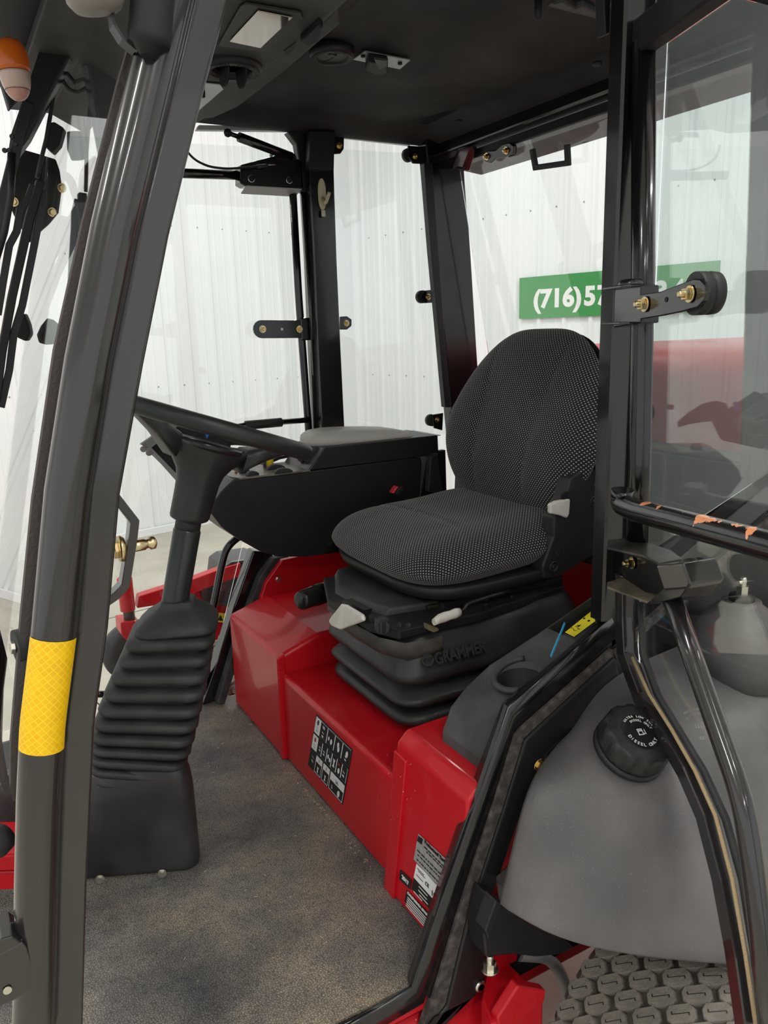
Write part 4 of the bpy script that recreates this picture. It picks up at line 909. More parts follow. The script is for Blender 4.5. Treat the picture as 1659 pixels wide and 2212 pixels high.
# ================================================================= RIGHT CONTROL CONSOLE
CYN = 1.95
rc = thing('control_console', 'black side console with rocker switches beyond the seat', 'console', uy(700, 1180, 2.0))
mb = MB(); mb.prism(py_([(455, 1108), (462, 1085), (478, 1062), (505, 1036), (560, 1032), (668, 1018), (800, 1001), (909, 987), (912, 1000), (905, 1100), (880, 1170), (800, 1190), (730, 1194), (660, 1203), (600, 1203), (560, 1190), (515, 1165), (480, 1140)], CYN), (0, 0.17, 0)); part('lower_housing', mb, SATIN, rc, bevel=0.003)
mb = MB(); mb.prism(py_([(666, 1017), (700, 967), (760, 960), (860, 949), (946, 940), (948, 982), (909, 987), (800, 1001)], CYN - 0.003), (0, 0.175, 0)); part('upper_housing', mb, SATIN, rc, bevel=0.003)
mb = MB(); mb.prism(py_([(924, 985), (946, 976), (952, 1062), (905, 1100)], CYN + 0.05), (0, 0.1, 0)); part('rear_leg', mb, SATIN, rc, bevel=0.003)
# sloping front switch face
f0, f1 = uy(667, 1015, CYN - 0.004), uy(700, 967, CYN - 0.004)
mb = MB(); mb.prism([f0, f1, f1 + VY * 0.165, f0 + VY * 0.165], Vector((-0.0035, 0, -0.0015))); part('switch_face', mb, mat('worn_panel', (0.07, 0.068, 0.07), 0.35), rc, bevel=0.001)
fd = (f1 - f0); fn_ = Vector((-fd.z, 0, fd.x)).normalized()
for i, (t, s, r_) in enumerate(((0.022, 0.55, 1.0), (0.050, 0.45, 0.85), (0.075, 0.45, 0.7))):
    mb = MB(); c = f0 + fd * s + VY * t
    pr = [c + fd.normalized() * x * r_ + fn_ * h * r_ for x, h in ((-0.028, 0.002), (-0.022, 0.016), (-0.008, 0.020), (0.012, 0.017), (0.030, 0.008), (0.030, 0.002))]
    mb.prism(pr, VY * 0.014); part('rocker_switch', mb, PLAST, rc, bevel=0.002)
c = f0 + fd * 0.55 + VY * 0.115
mb = MB(); mb.lathe([(0.010, 0), (0.010, 0.012), (0.006, 0.014)], c, fn_, 16); o = part('push_button', mb, WHITEP, rc)
mb = MB(); mb.lathe([(0.008, 0.0), (0.010, 0.004), (0.008, 0.012), (0.002, 0.015)], c + fn_ * 0.013, fn_, 16); part('button_cap', mb, REDP, o)
# top plate with the front controls
TPZ = uy(508, 1030, CYN).z
tp = [uy(502, 1022, CYN + 0.05), uy(515, 1040, CYN - 0.004), uy(590, 1033, CYN - 0.004), uy(668, 1019, CYN - 0.004)]
z0 = (tp[1].z + tp[3].z) / 2 + 0.002
TP = [Vector((0.650, 1.99, z0)), Vector((0.664, CYN - 0.005, z0)), Vector((0.866, CYN - 0.005, z0)), Vector((0.866, 2.12, z0)), Vector((0.66, 2.12, z0))]
mb = MB(); mb.prism(TP, (0, 0, 0.005)); part('control_plate', mb, mat('worn_metal_plate', (0.13, 0.12, 0.10), 0.35, metal=0.3, var=0.8, vscale=25), rc, bevel=0.001)
zt = z0 + 0.005
def arcsw(px, py, L, h, w, m, rot=0.0):
    c = uz(px, py, zt); mb = MB()
    mb.prism([c + Matrix.Rotation(rot, 3, 'Z') @ Vector((x * L, 0, hh * h)) for x, hh in ((-0.5, 0), (-0.48, 0.45), (-0.3, 0.9), (0, 1), (0.3, 0.75), (0.5, 0.3), (0.5, 0))], Matrix.Rotation(rot, 3, 'Z') @ Vector((0, w, 0)))
    part('rocker_switch', mb, m, rc, bevel=0.0015)
arcsw(614, 1022, 0.052, 0.014, 0.012, PLAST); arcsw(598, 1014, 0.052, 0.014, 0.012, PLAST); arcsw(548, 1027, 0.034, 0.012, 0.016, PLAST, 0.1); arcsw(530, 1022, 0.03, 0.014, 0.012, MATTE)
c = uz(583, 1008, zt); mb = MB(); mb.lathe([(0.010, 0), (0.010, 0.022), (0.011, 0.026), (0.019, 0.030), (0.0195, 0.034), (0.014, 0.038), (0.002, 0.039)], c, (0.05, 0, 1), 26); part('pull_knob', mb, YEL, rc)
c = uz(573, 1008, zt); mb = MB(); mb.box(c + VZ * 0.012, (0.012, 0.012, 0.024)); part('key_switch', mb, GPLAST, rc, bevel=0.003)
c = uz(510, 1021, zt); mb = MB(); mb.lathe([(0.004, 0), (0.004, 0.006)], c, VZ, 12); part('indicator_lamp', mb, mat('orange_lens', (0.7, 0.18, 0.05), 0.3), rc)
mb = MB(); mb.hexbolt(uy(712, 1174, CYN), (0, -1, 0), 0.006, 0.003, stud=False); part('bolt', mb, MATTE, rc)
# guard bar behind the panel, seen between the wheel spoke and the console
mb = MB(); mb.sweep([uy(a, b, 2.13) for a, b in [(560, 1005), (600, 988), (640, 980), (672, 978)]], [(-.004, -.016), (.004, -.016), (.004, .016), (-.004, .016)], up=VY); part('guard_plate', mb, MATTE, rc)
mb = MB(); mb.sweep([uy(a, b, 1.97) for a, b in [(452, 1102), (470, 1082), (505, 1045)]], [(-.004, -.006), (.004, -.006), (.004, .006), (-.004, .006)], up=VY); part('front_edge', mb, GLOSS, rc)
mb = MB(); mb.lathe([(0.0035, 0), (0.0035, 0.02)], uy(895, 985, CYN - .001), (0, -1, 0), 8); part('screw', mb, MATTE, rc)
# grey armrest: lofted pad
ar = thing('armrest', 'long grey moulded armrest pad on top of the black side console', 'armrest', uy(785, 965, 2.0))
sec = [(677, 966, 952, .02), (685, 967, 940, .045), (700, 967, 932, .060), (730, 966, 927, .068), (770, 962, 925, .070), (820, 956, 924, .070), (860, 951, 925, .070), (890, 947, 929, .068), (898, 945, 936, .06)]
rings = []
for px, yb, yt, w in sec:
    b = uy(px, yb, 1.965); t = uy(px, yt, 2.0); h = t.z - b.z
    rings.append([Vector((b.x, 1.965 + (0.075 - w) * 0.9 + w * 2 * (0.5 - 0.5 * cx), b.z + max(0, h) * cz)) for cx, cz in ((1, 0), (1.0, 0.35), (0.93, 0.7), (0.75, 0.93), (0.4, 1), (0, 1), (-0.5, 1), (-0.85, 0.85), (-1, 0.5), (-1, 0))])
mb = MB(); mb.grid(rings); part('pad', mb, ARMG, ar, bevel=0)
mb = MB(); a, b = uy(898, 938, 1.97), uy(946, 940, 1.97); mb.prism([Vector((a.x, 1.955, b.z)), Vector((b.x, 1.955, b.z)), Vector((b.x, 2.11, b.z)), Vector((a.x, 2.11, b.z))], (0, 0, 0.002)); part('rear_cover', mb, LIP, ar)

# display and joystick beyond the steering wheel
dp = thing('display_monitor', 'slim black box monitor tilted behind the steering wheel', 'monitor', uy(390, 960, 1.98))
q0 = [(303, 961), (392, 902), (406, 907), (330, 973)]
mb = MB(); mb.prism(py_([(310, 962), (402, 900), (500, 962), (480, 1010), (390, 1042)], 1.99), (0, 0.03, 0)); part('body', mb, MATTE, dp, bevel=0.003)
mb = MB(); mb.prism(py_([(303, 960), (384, 904), (402, 906), (325, 970)], 1.975), (0, 0.014, 0)); part('top_edge', mb, mat('satin_grey', (0.25, 0.25, 0.25), 0.4), dp, bevel=0.002)
mb = MB(); mb.prism(py_([(318, 968), (326, 966), (394, 1036), (388, 1046)], 1.975), (0, 0.012, 0)); part('bezel', mb, mat('satin_grey2', (0.30, 0.30, 0.29), 0.4), dp, bevel=0.001)
for q in ((310, 970), (322, 978)):
    mb = MB(); mb.hexbolt(uy(*q, 1.972), (-0.3, -1, -0.3), 0.006, 0.005, stud=False); part('bolt', mb, STEEL, dp)
js = thing('lift_joystick', 'dark curved joystick grip with bright blue edge beyond the steering wheel', 'joystick', uy(500, 955, 2.02))
mb = MB(); rings = []
for px, py, r_ in ((452, 950, .012), (458, 940, .030), (480, 938, .040), (510, 940, .036), (540, 950, .024), (562, 962, .012)):
    c = uy(px, py, 2.02); rings.append([c + Vector((0.3 * math.sin(a) * r_ * 0.2, math.cos(a) * r_ * 0.6, math.sin(a) * r_ * 0.75)) for a in [k * PI / 9 for k in range(18)]])
mb.grid(rings); part('grip', mb, GPLAST, js)
mb = MB(); mb.prism(py_([(446, 921), (456, 921), (455, 936), (447, 948), (445, 938)], 1.985), (0, 0.014, 0)); part('blue_band', mb, BLUE, js, bevel=0.002)

# ================================================================= STEERING
sc = thing('steering_column', 'steering wheel on a leaning column with black rubber gaiter', 'steering column', (0.27, 1.6, 0))
fp = [(-0.06, 1.635), (0.124, 1.559), (0.33, 1.466), (0.358, 1.478), (0.366, 1.51), (0.366, 1.74), (0.30, 1.80), (-0.06, 1.80)]
cxp, cyp = 0.18, 1.66
mb = MB(); lv = []
for z, k in ((0.0, 1.0), (0.10, 1.0), (0.18, 0.995), (0.215, 0.98), (0.235, 0.95), (0.248, 0.88), (0.252, 0.7)):
    lv.append([Vector((cxp + (x - cxp) * k, cyp + (y - cyp) * k, z)) for x, y in fp])
mb.grid(lv); part('pedestal_cover', mb, mat('scuffed_black_cover', (0.020, 0.020, 0.021), 0.33, var=1.2, vscale=7, vcol=(0.05, 0.05, 0.05)), sc, bevel=0.02, seg=4)
for q in ((219, 1896), (352, 1884)):
    p = uz(*q, 0.012); mb = MB(); mb.hexbolt(p + Vector((-0.003, -0.008, 0.004)), (-0.41, -0.9, 0), 0.007, 0.005, stud=False); part('bolt', mb, ZINC, sc)
# gaiter
A0 = uy(305, 1650, 1.60); A1 = uy(384, 1350, 1.585)
yaw = Matrix.Rotation(math.radians(-20), 3, 'Z')
mb = MB(); rings = []; NF = 11
zs = []
ring_y = [1688, 1664, 1640, 1615, 1590, 1562, 1532, 1500, 1466, 1432, 1398, 1364]
cxs = [300, 302, 305, 309, 314, 321, 329, 338, 349, 359, 369, 379]
hw = [100, 106, 112, 116, 118, 118, 117, 115, 111, 106, 102, 98]
for i in range(len(ring_y)):
    c = uy(cxs[i], ring_y[i] - 14, 1.59); d = (c - CAM).dot(M[2]); h = hw[i] / FPX * d
    tilt = Matrix.Rotation(math.radians(14 - 1.0 * i), 3, 'Y')
    nx_ = uy(cxs[i + 1], ring_y[i + 1] - 14, 1.59) if i < len(ring_y) - 1 else c + Vector((0.004, 0, 0.012))
    stp = nx_ - c
    for t, k in ((0.0, 0.77), (0.07, 0.89), (0.2, 1.01), (0.48, 1.06), (0.76, 1.01), (0.90, 0.89)):
        if i == len(ring_y) - 1 and t > 0.1: continue
        rings.append([c + stp * t + tilt @ (yaw @ Vector((x, y, 0))) for x, y in rrect(h * 0.84 * k, h * 0.82 * k, h * 0.27 * k, 6)])
# cap on top
ct = uy(384, 1352, 1.585)
hT = 84 / FPX * (ct - CAM).dot(M[2])
for dz, k in ((0.0, 1.0), (0.006, 1.02), (0.014, 0.98), (0.030, 0.80), (0.044, 0.56), (0.052, 0.44), (0.058, 0.42), (0.060, 0.39), (0.060, 0.30)):
    rings.append([ct + Vector((dz * 0.1, 0, dz)) + yaw @ Vector((x, y, 0)) for x, y in rrect(hT * k, hT * 0.9 * k, hT * 0.44 * k, 6)])
mb.grid(rings); part('gaiter', mb, RUBBER, sc)
# column tube, collar, hub
b0 = uy(372, 1335, 1.59); b1_ = uy(405, 1140, 1.585); cax = (b1_ - b0).normalized(); Lc = (b1_ - b0).length
mb = MB(); mb.lathe([(0.0270, -0.04), (0.0275, 0.0), (0.0285, Lc * 0.97), (0.0255, Lc)], b0, cax, 30); part('column_tube', mb, mat('grey_black_tube', (0.022, 0.025, 0.024), 0.28), sc)
mb = MB(); mb.lathe([(0.0265, 0.0), (0.0265, 0.028), (0.020, 0.030)], b1_ - cax * 0.004, cax, 30); part('column_collar', mb, RUBBER, sc)
h0 = b1_ + cax * 0.020
WAX = Vector((0.3406, -0.003, 0.9402)).normalized(); wc = Vector((0.487, 1.585, 0.920))
t1 = (VX - WAX * VX.dot(WAX)).normalized(); t2 = WAX.cross(t1).normalized()
HD = wc - h0
mb = MB(); rings = []
for f, hx, hy in ((-0.02, .032, .032), (0.0, .039, .039), (0.03, .041, .041), (0.25, .043, .042), (0.40, .045, .044), (0.50, .050, .048), (0.58, .064, .053), (0.66, .090, .060), (0.74, .126, .066), (0.775, .133, .066), (0.785, .128, .062), (0.775, .10, .055), (0.74, .06, .04), (0.73, .02, .02)):
    c = h0 + HD * f; ax_ = (cax * (1 - max(0, f)) + WAX * max(0, f)).normalized(); e1 = (t1 - ax_ * t1.dot(ax_)).normalized(); e2 = ax_.cross(e1)
    lift = 0.022 * max(0, (hx - .05)) / .08
    rg = []
    for k in range(40):
        a = 2 * PI * k / 40; cc_, ss_ = math.cos(a), math.sin(a)
        x = math.copysign(abs(cc_) ** 1.15, cc_) * hx; y = ss_ * hy
        rg.append(c + e1 * x + e2 * y + ax_ * (lift * abs(x / hx) ** 2))
    rings.append(rg)
mb.grid(rings); part('hub_shroud', mb, WHEELM, sc)
# rim
t1 = WAX.cross(VY).normalized(); t1 = -t1 if t1.x > 0 else t1; t2 = VY
t1 = (VX - WAX * VX.dot(WAX)).normalized(); t2 = WAX.cross(t1).normalized()
RR = 0.200
rimc = wc
mb = MB(); mb.tube([rimc + (t1 * math.cos(a) + t2 * math.sin(a)) * RR for a in [2 * PI * k / 72 for k in range(72)]], 0.0172, 18, up=WAX, closed=True); part('rim', mb, WHEELM, sc)
for a in (math.radians(-6), math.radians(186)):
    d = t1 * math.cos(a) + t2 * math.sin(a); s_ = WAX.cross(d)
    base = h0 + HD * 0.70
    P_ = [base + d * 0.075 + WAX * 0.006, base + d * 0.120 + WAX * 0.032, wc + d * 0.160 - WAX * 0.008, wc + d * (RR - 0.004) - WAX * 0.002]
    ws_ = (0.050, 0.036, 0.028, 0.026); hs = (0.026, 0.016, 0.011, 0.009)
    rings = []
    for p, w, h in zip(P_, ws_, hs): rings.append([p + s_ * x + WAX * y for x, y in rrect(w, h, h * 0.7, 3)])
    mb = MB(); mb.grid(rings); part('spoke', mb, WHEELM, sc)
mb = MB(); mb.lathe([(0.060, 0.0), (0.078, 0.004), (0.082, 0.012), (0.076, 0.018), (0.045, 0.014), (0.01, 0.010)], h0 + HD * 0.74, WAX, 40); part('horn_pad', mb, mat('glossy_pad', (0.02, 0.02, 0.02), 0.2), sc)

# ================================================================= LEFT SIDE CONSOLE (near)
lc = thing('side_storage_console', 'dark grey plastic side console with a cup holder between seat and sill', 'console', (1.05, 1.1, 0.3))
Yc0, Yc1 = 0.985, 1.135
pf = [(0.742, 0.262), (0.742, 0.30), (0.748, 0.36), (0.768, 0.405), (0.805, 0.437), (0.86, 0.468), (0.98, 0.506), (1.12, 0.555), (1.30, 0.62), (1.40, 0.65), (1.42, 0.60), (1.42, 0.30)]
mb = MB(); mb.prism([(x, Yc1, z) for x, z in pf], (0, Yc0 - Yc1, 0)); body = part('console_body', mb, GPLAST, lc, bevel=0.012, seg=4)
def cut(o, mbc):
    c = part('cut', mbc, MATTE); md = o.modifiers.new('b', 'BOOLEAN'); md.object = c; md.operation = 'DIFFERENCE'; md.solver = 'EXACT'
    dg = bpy.context.evaluated_depsgraph_get(); me = bpy.data.meshes.new_from_object(o.evaluated_get(dg)); old = o.data
    o.modifiers.clear(); o.data = me; bpy.data.objects.remove(c, do_unlink=True)
cupc = uz(1122, 1455, 0.475)
mb = MB(); mb.lathe([(0.038, -0.15), (0.044, 0.12)], cupc, (-0.10, 0, 1), 36); cut(body, mb)
trc = uz(1240, 1360, 0.53)
mb = MB(); mb.box((1.155, 1.057, 0.570), (0.33, 0.134, 0.085), Matrix.Rotation(-math.radians(20), 3, 'Y')); cut(body, mb)
mb = MB(); mb.tube([cupc + Vector((0.046 * math.cos(a), 0.046 * math.sin(a), -0.001 + 0.046 * math.cos(a) * 0.33)) for a in [math.radians(40 + 10 * k) for k in range(20)]], 0.006, 10); part('cup_rim', mb, GPLAST, lc)
mb = MB(); mb.lathe([(0.0372, -0.13), (0.0405, -0.010), (0.0385, -0.010), (0.0352, -0.122), (0.001, -0.124)], cupc, (-0.10, 0, 1), 36); part('cup_shade_liner', mb, MATTE, lc)  # black liner added in the hole; its colour stands in for deep shade
# yellow sticker in the tray
def tz(x): return 0.541 + (x - 1.13) * 0.364
tn = Vector((-0.342, 0, 0.94)); tpnt = Vector((1.13, 1, tz(1.13) + 0.0015))
yk = [hit(a, b, tpnt, tn) for a, b in [(1221, 1366), (1292, 1309), (1294, 1336), (1240, 1376)]]
# deck piece carrying the sticker
dk = [hit(a, b, tpnt - tn * 0.003, tn) for a, b in [(1165, 1400), (1285, 1296), (1305, 1325), (1222, 1420)]]
mb = MB(); mb.prism(dk, tn * 0.002); part('tray_plate', mb, SATIN, lc)
mb = MB(); mb.prism(yk, tn * 0.0006); yo = part('yellow_label', mb, YSTK, lc, label='yellow sticker with small black pictograms')
for q, r_, m in (((1279, 1327), 0.0035, RTXT), ((1262, 1336), 0.0025, BTXT), ((1272, 1341), 0.003, BTXT), ((1246, 1343), 0.003, BTXT), ((1250, 1352), 0.003, BTXT)):
    c = hit(*q, tpnt + tn * 0.0008, tn); mb = MB(); mb.lathe([(r_, 0), (r_, 0.0004), (r_ * 0.6, 0.0004)], c, tn, 12); part('print', mb, m, yo)
for i in range(7):
    c = hit(1236 + 3 * i, 1356 + (i % 3) * 4 - i, tpnt + tn * 0.0008, tn); mb = MB(); mb.box(c, (0.006, 0.0012, 0.0008), Matrix.Rotation(i * 1.1, 3, 'Z')); part('print', mb, BTXT, yo)
mb = MB(); mb.sweep([uy(1220, 1346, 1.02), uy(1212, 1366, 1.01), uy(1190, 1418, 0.985)], [(-.0022, -.0007), (.0022, -.0007), (.0022, .0007), (-.0022, .0007)], up=VY)
tag(part('cable_tie', mb, CYAN, None), 'light blue cable tie end sticking up from the side console', 'cable tie')

# ================================================================= FAR DOOR (closed)
fd_ = thing('far_cab_door', 'closed far cab door with tube frame, latch box and glass pane', 'door', (0.6, 2.23, 0.6))
DYF = 2.235
mb = MB(); mb.prism([(x, DYF + 0.012, z) for x, z in [(0.34, 1.60), (0.975, 1.62), (0.975, 0.60), (0.77, 0.50), (0.62, 0.05), (0.04, 0.05), (0.09, 0.45)]], (0, 0.005, 0)); part('glass', mb, GLASS, fd_)
mb = MB(); mb.tube([uy(632, 405, DYF - .01), uy(645, 640, DYF - .01), uy(668, 948, DYF - .01), uy(676, 1060, DYF - .01), uy(640, 1130, DYF - .01), uy(520, 1155, DYF - .01), uy(490, 1182, DYF - .01), uy(480, 1215, DYF - .01), uy(454, 1345, DYF - .01), uy(440, 1530, DYF - 0.01)], 0.0115, 14, up=VY, bend=0.04); part('frame_tube', mb, GLOSS, fd_)
mb = MB(); mb.tube([uy(360, 373, DYF - .01), uy(524, 379, DYF - .01)], 0.0125, 14); part('upper_bar', mb, GLOSS, fd_)
mb = MB(); mb.tube([uy(180, 1499, DYF - .01), uy(245, 1500, DYF - .01)], 0.010, 12); part('lower_bar', mb, GLOSS, fd_)
lx = [(518, 372), (524, 356), (600, 342), (652, 340), (656, 408), (524, 404)]
mb = MB(); mb.prism(py_([(520, 356), (590, 337), (600, 334), (652, 345), (657, 408), (530, 402), (519, 396)], DYF - 0.045), (0, 0.045, 0)); o = part('latch_box', mb, GLOSS, fd_, bevel=0.003)
mb = MB(); mb.prism([uy(532, 403, DYF - .045), uy(651, 410, DYF - .045), uy(651, 410, DYF - .045) + Vector((0, .045, -.012)), uy(532, 403, DYF - .045) + Vector((0, .045, -.012))], (0, 0, 0.003)); part('latch_lip', mb, LIP, o)
for q in ((543, 386), (625, 389)):
    mb = MB(); mb.lathe([(0.010, 0), (0.010, 0.001), (0.0085, 0.001)], uy(*q, DYF - .0455), (0, -1, 0), 22); part('bolt_washer', mb, ZINC, o)
    mb = MB(); mb.lathe([(0.008, 0), (0.0075, 0.006), (0.004, 0.007)], uy(*q, DYF - .046), (0, -1, 0), 20); part('bolt', mb, MATTE, o)
for q in ((586, 342), (629, 356)):
    mb = MB(); mb.hexbolt(uy(*q, DYF - .03), (0, 0, 1), 0.006, 0.008, stud=False); part('bolt', mb, ZINC, o)
mb = MB(); mb.tube([uy(a, b, DYF - .06) for a, b in [(397, 300), (402, 325), (420, 345), (450, 360), (490, 365), (530, 362), (565, 359)]], 0.0032, 8, bend=0.02); part('latch_cable', mb, RUBBER, fd_)
mb = MB(); mb.tube([uy(555, 360, DYF - .06), uy(578, 358, DYF - .06)], 0.0055, 10); part('cable_end', mb, GPLAST, fd_)
mb = MB(); mb.tube([uy(576, 357, DYF - .06), uy(596, 355, DYF - .06)], 0.003, 8); part('cable_core', mb, STEEL, fd_)
a, b = uy(492, 287, 2.16), uy(632, 340, 2.19)
mb = MB(); mb.tube([a.lerp(b, .16), a.lerp(b, .98)], 0.0125, 16); mb.tube([a, a.lerp(b, .2)], 0.006, 10)
part('gas_strut', mb, GLOSS, fd_)
mb = MB(); mb.lathe([(0.001, -0.011), (0.008, -0.008), (0.011, 0), (0.008, 0.008), (0.001, 0.011)], a, (0, 0, 1), 16); part('ball_joint', mb, MATTE, fd_)
mb = MB(); mb.lathe([(0.001, -0.011), (0.008, -0.008), (0.011, 0), (0.008, 0.008), (0.001, 0.011)], b, (0, 0, 1), 16); part('ball_joint', mb, MATTE, fd_)
mb = MB(); mb.tube([uy(668, 907, DYF - .03), uy(540, 917, DYF - .03), uy(500, 924, DYF - .03)], 0.0085, 12); part('grab_handle', mb, GLOSS, fd_)
mb = MB(); mb.tube([uy(608, 912, DYF - .03), uy(530, 919, DYF - .03)], 0.0135, 14); part('handle_grip', mb, RUBBER, fd_)
def stadium(p0, p1, r, Y, n=8):
    a, b = uy(*p0, Y), uy(*p1, Y); d = (b - a).normalized(); q = Vector((-d.z, 0, d.x)); out = []
    for c, s0 in ((a, 1), (b, -1)):
        for k in range(n + 1):
            t = PI / 2 + PI * k / n if s0 == 1 else -PI / 2 + PI * k / n
            out.append(c + d * math.cos(t) * r + q * math.sin(t) * r)
    return out
mb = MB(); mb.prism(stadium((566, 711), (648, 711), 0.026, DYF - 0.02), (0, 0.008, 0)); o = part('hinge_plate', mb, GLOSS, fd_, bevel=0.0015)
for q in ((567, 711), (647, 711)):
    mb = MB(); mb.hexbolt(uy(*q, DYF - .021), (0, -1, 0), 0.008, 0.006); part('bolt', mb, GOLD, o)
mb = MB(); mb.lathe([(0.004, 0), (0.004, 0.0008)], uy(609, 711, DYF - .0205), (0, -1, 0), 12); part('plate_hole', mb, WTXT, o)
mb = MB(); mb.box(uy(656, 711, DYF - .01), (0.03, 0.03, 0.066)); part('hinge_knuckle', mb, GLOSS, o, bevel=0.003)

# ================================================================= QUARTER AND REAR WINDOWS
def clampset(t, plate, bolts, Y, disc=None, g=GOLD):
    mb = MB(); mb.prism(py_(plate, Y), (0, 0.007, 0)); o = part('glass_bracket', mb, GLOSS, t, bevel=0.002)
    for q in bolts:
        mb = MB(); mb.hexbolt(uy(*q, Y), (0, -1, 0), 0.007, 0.006); part('bolt', mb, g, o)
    if disc:
        mb = MB(); mb.lathe([(0.020, 0), (0.020, 0.016)], uy(*disc, Y + .007), (0, 1, 0), 22); part('rubber_pad', mb, RUBBER, o)
fq = thing('far_quarter_window', 'far rear quarter window pane held by bolted round clamps', 'window', (1.25, 2.23, 1.0))
mb = MB(); mb.prism([(x, 2.232, z) for x, z in [(1.09, 1.63), (1.46, 1.64), (1.56, 0.75), (1.09, 0.75)]], (0, 0.005, 0)); part('glass', mb, GLASS, fq)
clampset(fq, [(722, 284), (744, 284), (743, 322), (736, 332), (722, 333)], [(733, 315)], 2.20)
clampset(fq, [(882, 314), (930, 318), (918, 354), (893, 353), (882, 340)], [(897, 338)], 2.195, (885, 334))
clampset(fq, [(735, 684), (750, 683), (760, 690), (760, 704), (750, 712), (735, 712)], [(748, 698)], 2.20)
clampset(fq, [(916, 628), (950, 624), (956, 652), (918, 655), (908, 642)], [(925, 641)], 2.195, (914, 641))
clampset(fq, [(934, 896), (958, 892), (956, 930), (938, 925)], [(944, 907)], 2.195, (934, 908))
rw = thing('rear_window', 'tilted rear window pane with grab loop and bolted bracket', 'window', (1.5, 1.6, 1.2))
RN = Vector((1, 0, 0.2)).normalized(); RP = Vector((1.48, 1.6, 1.6))
def rpx(a, b, off=0.0): return hit(a, b, RP - RN * off, RN)
def rsp(y, z): return Vector((1.48 + 0.2 * (1.6 - z), y, z))
mb = MB(); mb.prism([rsp(1.10, 1.595), rsp(2.11, 1.595), rsp(2.11, 0.78), rsp(1.10, 0.78)], RN * 0.005); part('glass', mb, GLASS, rw)
mb = MB(); mb.prism([rpx(a, b, 0.02) for a, b in [(1043, 336), (1052, 326), (1070, 325), (1085, 312), (1100, 308), (1110, 316), (1108, 332), (1092, 340), (1072, 342), (1060, 353), (1048, 350)]], RN * 0.007); o = part('hinge_plate', mb, GLOSS, rw, bevel=0.002)
for q in ((1052, 338), (1094, 325)):
    mb = MB(); mb.hexbolt(rpx(*q, 0.02), -RN, 0.0075, 0.006); part('bolt', mb, GOLD, o)
mb = MB(); mb.lathe([(0.018, 0), (0.018, 0.014)], rpx(1100, 324, 0.012), RN, 22); part('rubber_pad', mb, RUBBER, o)
mb = MB(); mb.sweep([rpx(a, b, 0.03) for a, b in [(1150, 322), (1157, 362), (1227, 352), (1225, 312)]], [(-.007, -.006), (.007, -.006), (.007, .006), (-.007, .006)], up=RN); part('grab_loop', mb, PLAST, rw, bevel=0.002)
nq = thing('near_quarter_window', 'near rear quarter window pane behind the open door', 'window', (1.25, 0.96, 1.0))
mb = MB(); mb.prism([(x, 0.958, z) for x, z in [(1.05, 1.62), (1.46, 1.62), (1.56, 0.85), (1.05, 0.68)]], (0, 0.005, 0)); part('glass', mb, GLASS2, nq)
mb = MB(); mb.lathe([(0.016, 0), (0.016, 0.02)], uy(1404, 893, 0.95), (0, 1, 0), 20); part('glass_clamp', mb, MATTE, nq)

# ================================================================= OPEN NEAR DOOR
DH = Vector((1.0, 0.93, 0)); da = math.radians(70)
DD = Vector((-math.cos(da), -math.sin(da), 0)); DN = Vector((-DD.y, DD.x, 0))
def dp_(s, z, off=0.0): return DH + DD * s + DN * off + VZ * z
def dpx(px, py, off=0.0): return hit(px, py, DH + DN * off, DN)
nd = thing('open_cab_door', 'opened near cab door with tube frame, tinted glass and chipped pull bar', 'door', dp_(0.3, 0.6))
mb = MB(); mb.prism([dp_(s, z, 0.012) for s, z in [(0.035, 1.50), (0.035, 0.56), (0.06, 0.47), (0.24, 0.405), (0.34, 0.28), (0.45, 0.04), (0.97, 0.04), (0.92, 0.3), (0.66, 1.50)]], DN * 0.005); part('glass', mb, GLASS, nd)
mb = MB(); mb.tube([dpx(1391, 92), dpx(1389, 640), dpx(1383, 1000), dpx(1376, 1190)], 0.0185, 20, up=DN); part('hinge_tube', mb, GLOSS, nd)
mb = MB(); mb.rtube([dp_(-0.03, 1.525), dp_(0.70, 1.525)], 0.03, 0.05); part('top_rail', mb, MATTE, nd)
mb = MB(); mb.rtube([dp_(0.68, 1.525), dp_(0.93, 0.3), dp_(0.98, 0.03), dp_(0.45, 0.03)], 0.028, 0.03, up=DN); part('front_tube', mb, GLOSS, nd)
dl = [(1352, 1240), (1352, 1330), (1355, 1412), (1390, 1505), (1440, 1585), (1487, 1665), (1530, 1762), (1566, 1900), (1596, 2060), (1620, 2230), (1640, 2400)]
mb = MB(); mb.sweep([dpx(*q) for q in dl], [(-.014, -.014), (.014, -.014), (.014, .006), (.006, .014), (-.006, .014), (-.014, .006)], up=DN); part('lower_frame_tube', mb, PILLAR, nd, bevel=0.002)
gl = [(1366, 1420), (1402, 1500), (1450, 1575), (1502, 1665), (1546, 1762), (1582, 1900), (1610, 2060), (1634, 2230)]
mb = MB(); mb.tube([dpx(a, b, -0.013) + Vector((random.Random(a).uniform(-.001, .001), 0, 0)) for a, b in gl], 0.0028, 6, up=DN); part('dried_glue_line', mb, mat('dried_glue', (0.42, 0.31, 0.17), 0.9, bump=1, bscale=300), nd)
mb = MB(); mb.tube([dpx(a, b, 0.004) for a, b in [(1385, 1300), (1388, 1410), (1420, 1500), (1520, 1665), (1568, 1770), (1604, 1900), (1630, 2060), (1652, 2230)]], 0.006, 10, up=DN); part('glass_seal', mb, RUBBER, nd)
# pull bar with chipped paint
bar = [(1345, 1058), (1342, 1088), (1372, 1102), (1500, 1136), (1659, 1178), (1800, 1216)]
mb = MB(); mb.tube([dpx(a, b, -0.05) for a, b in bar], 0.0178, 22, bend=0.03); part('pull_bar', mb, CHIP, nd, label='black pull bar with paint chipped down to orange primer')
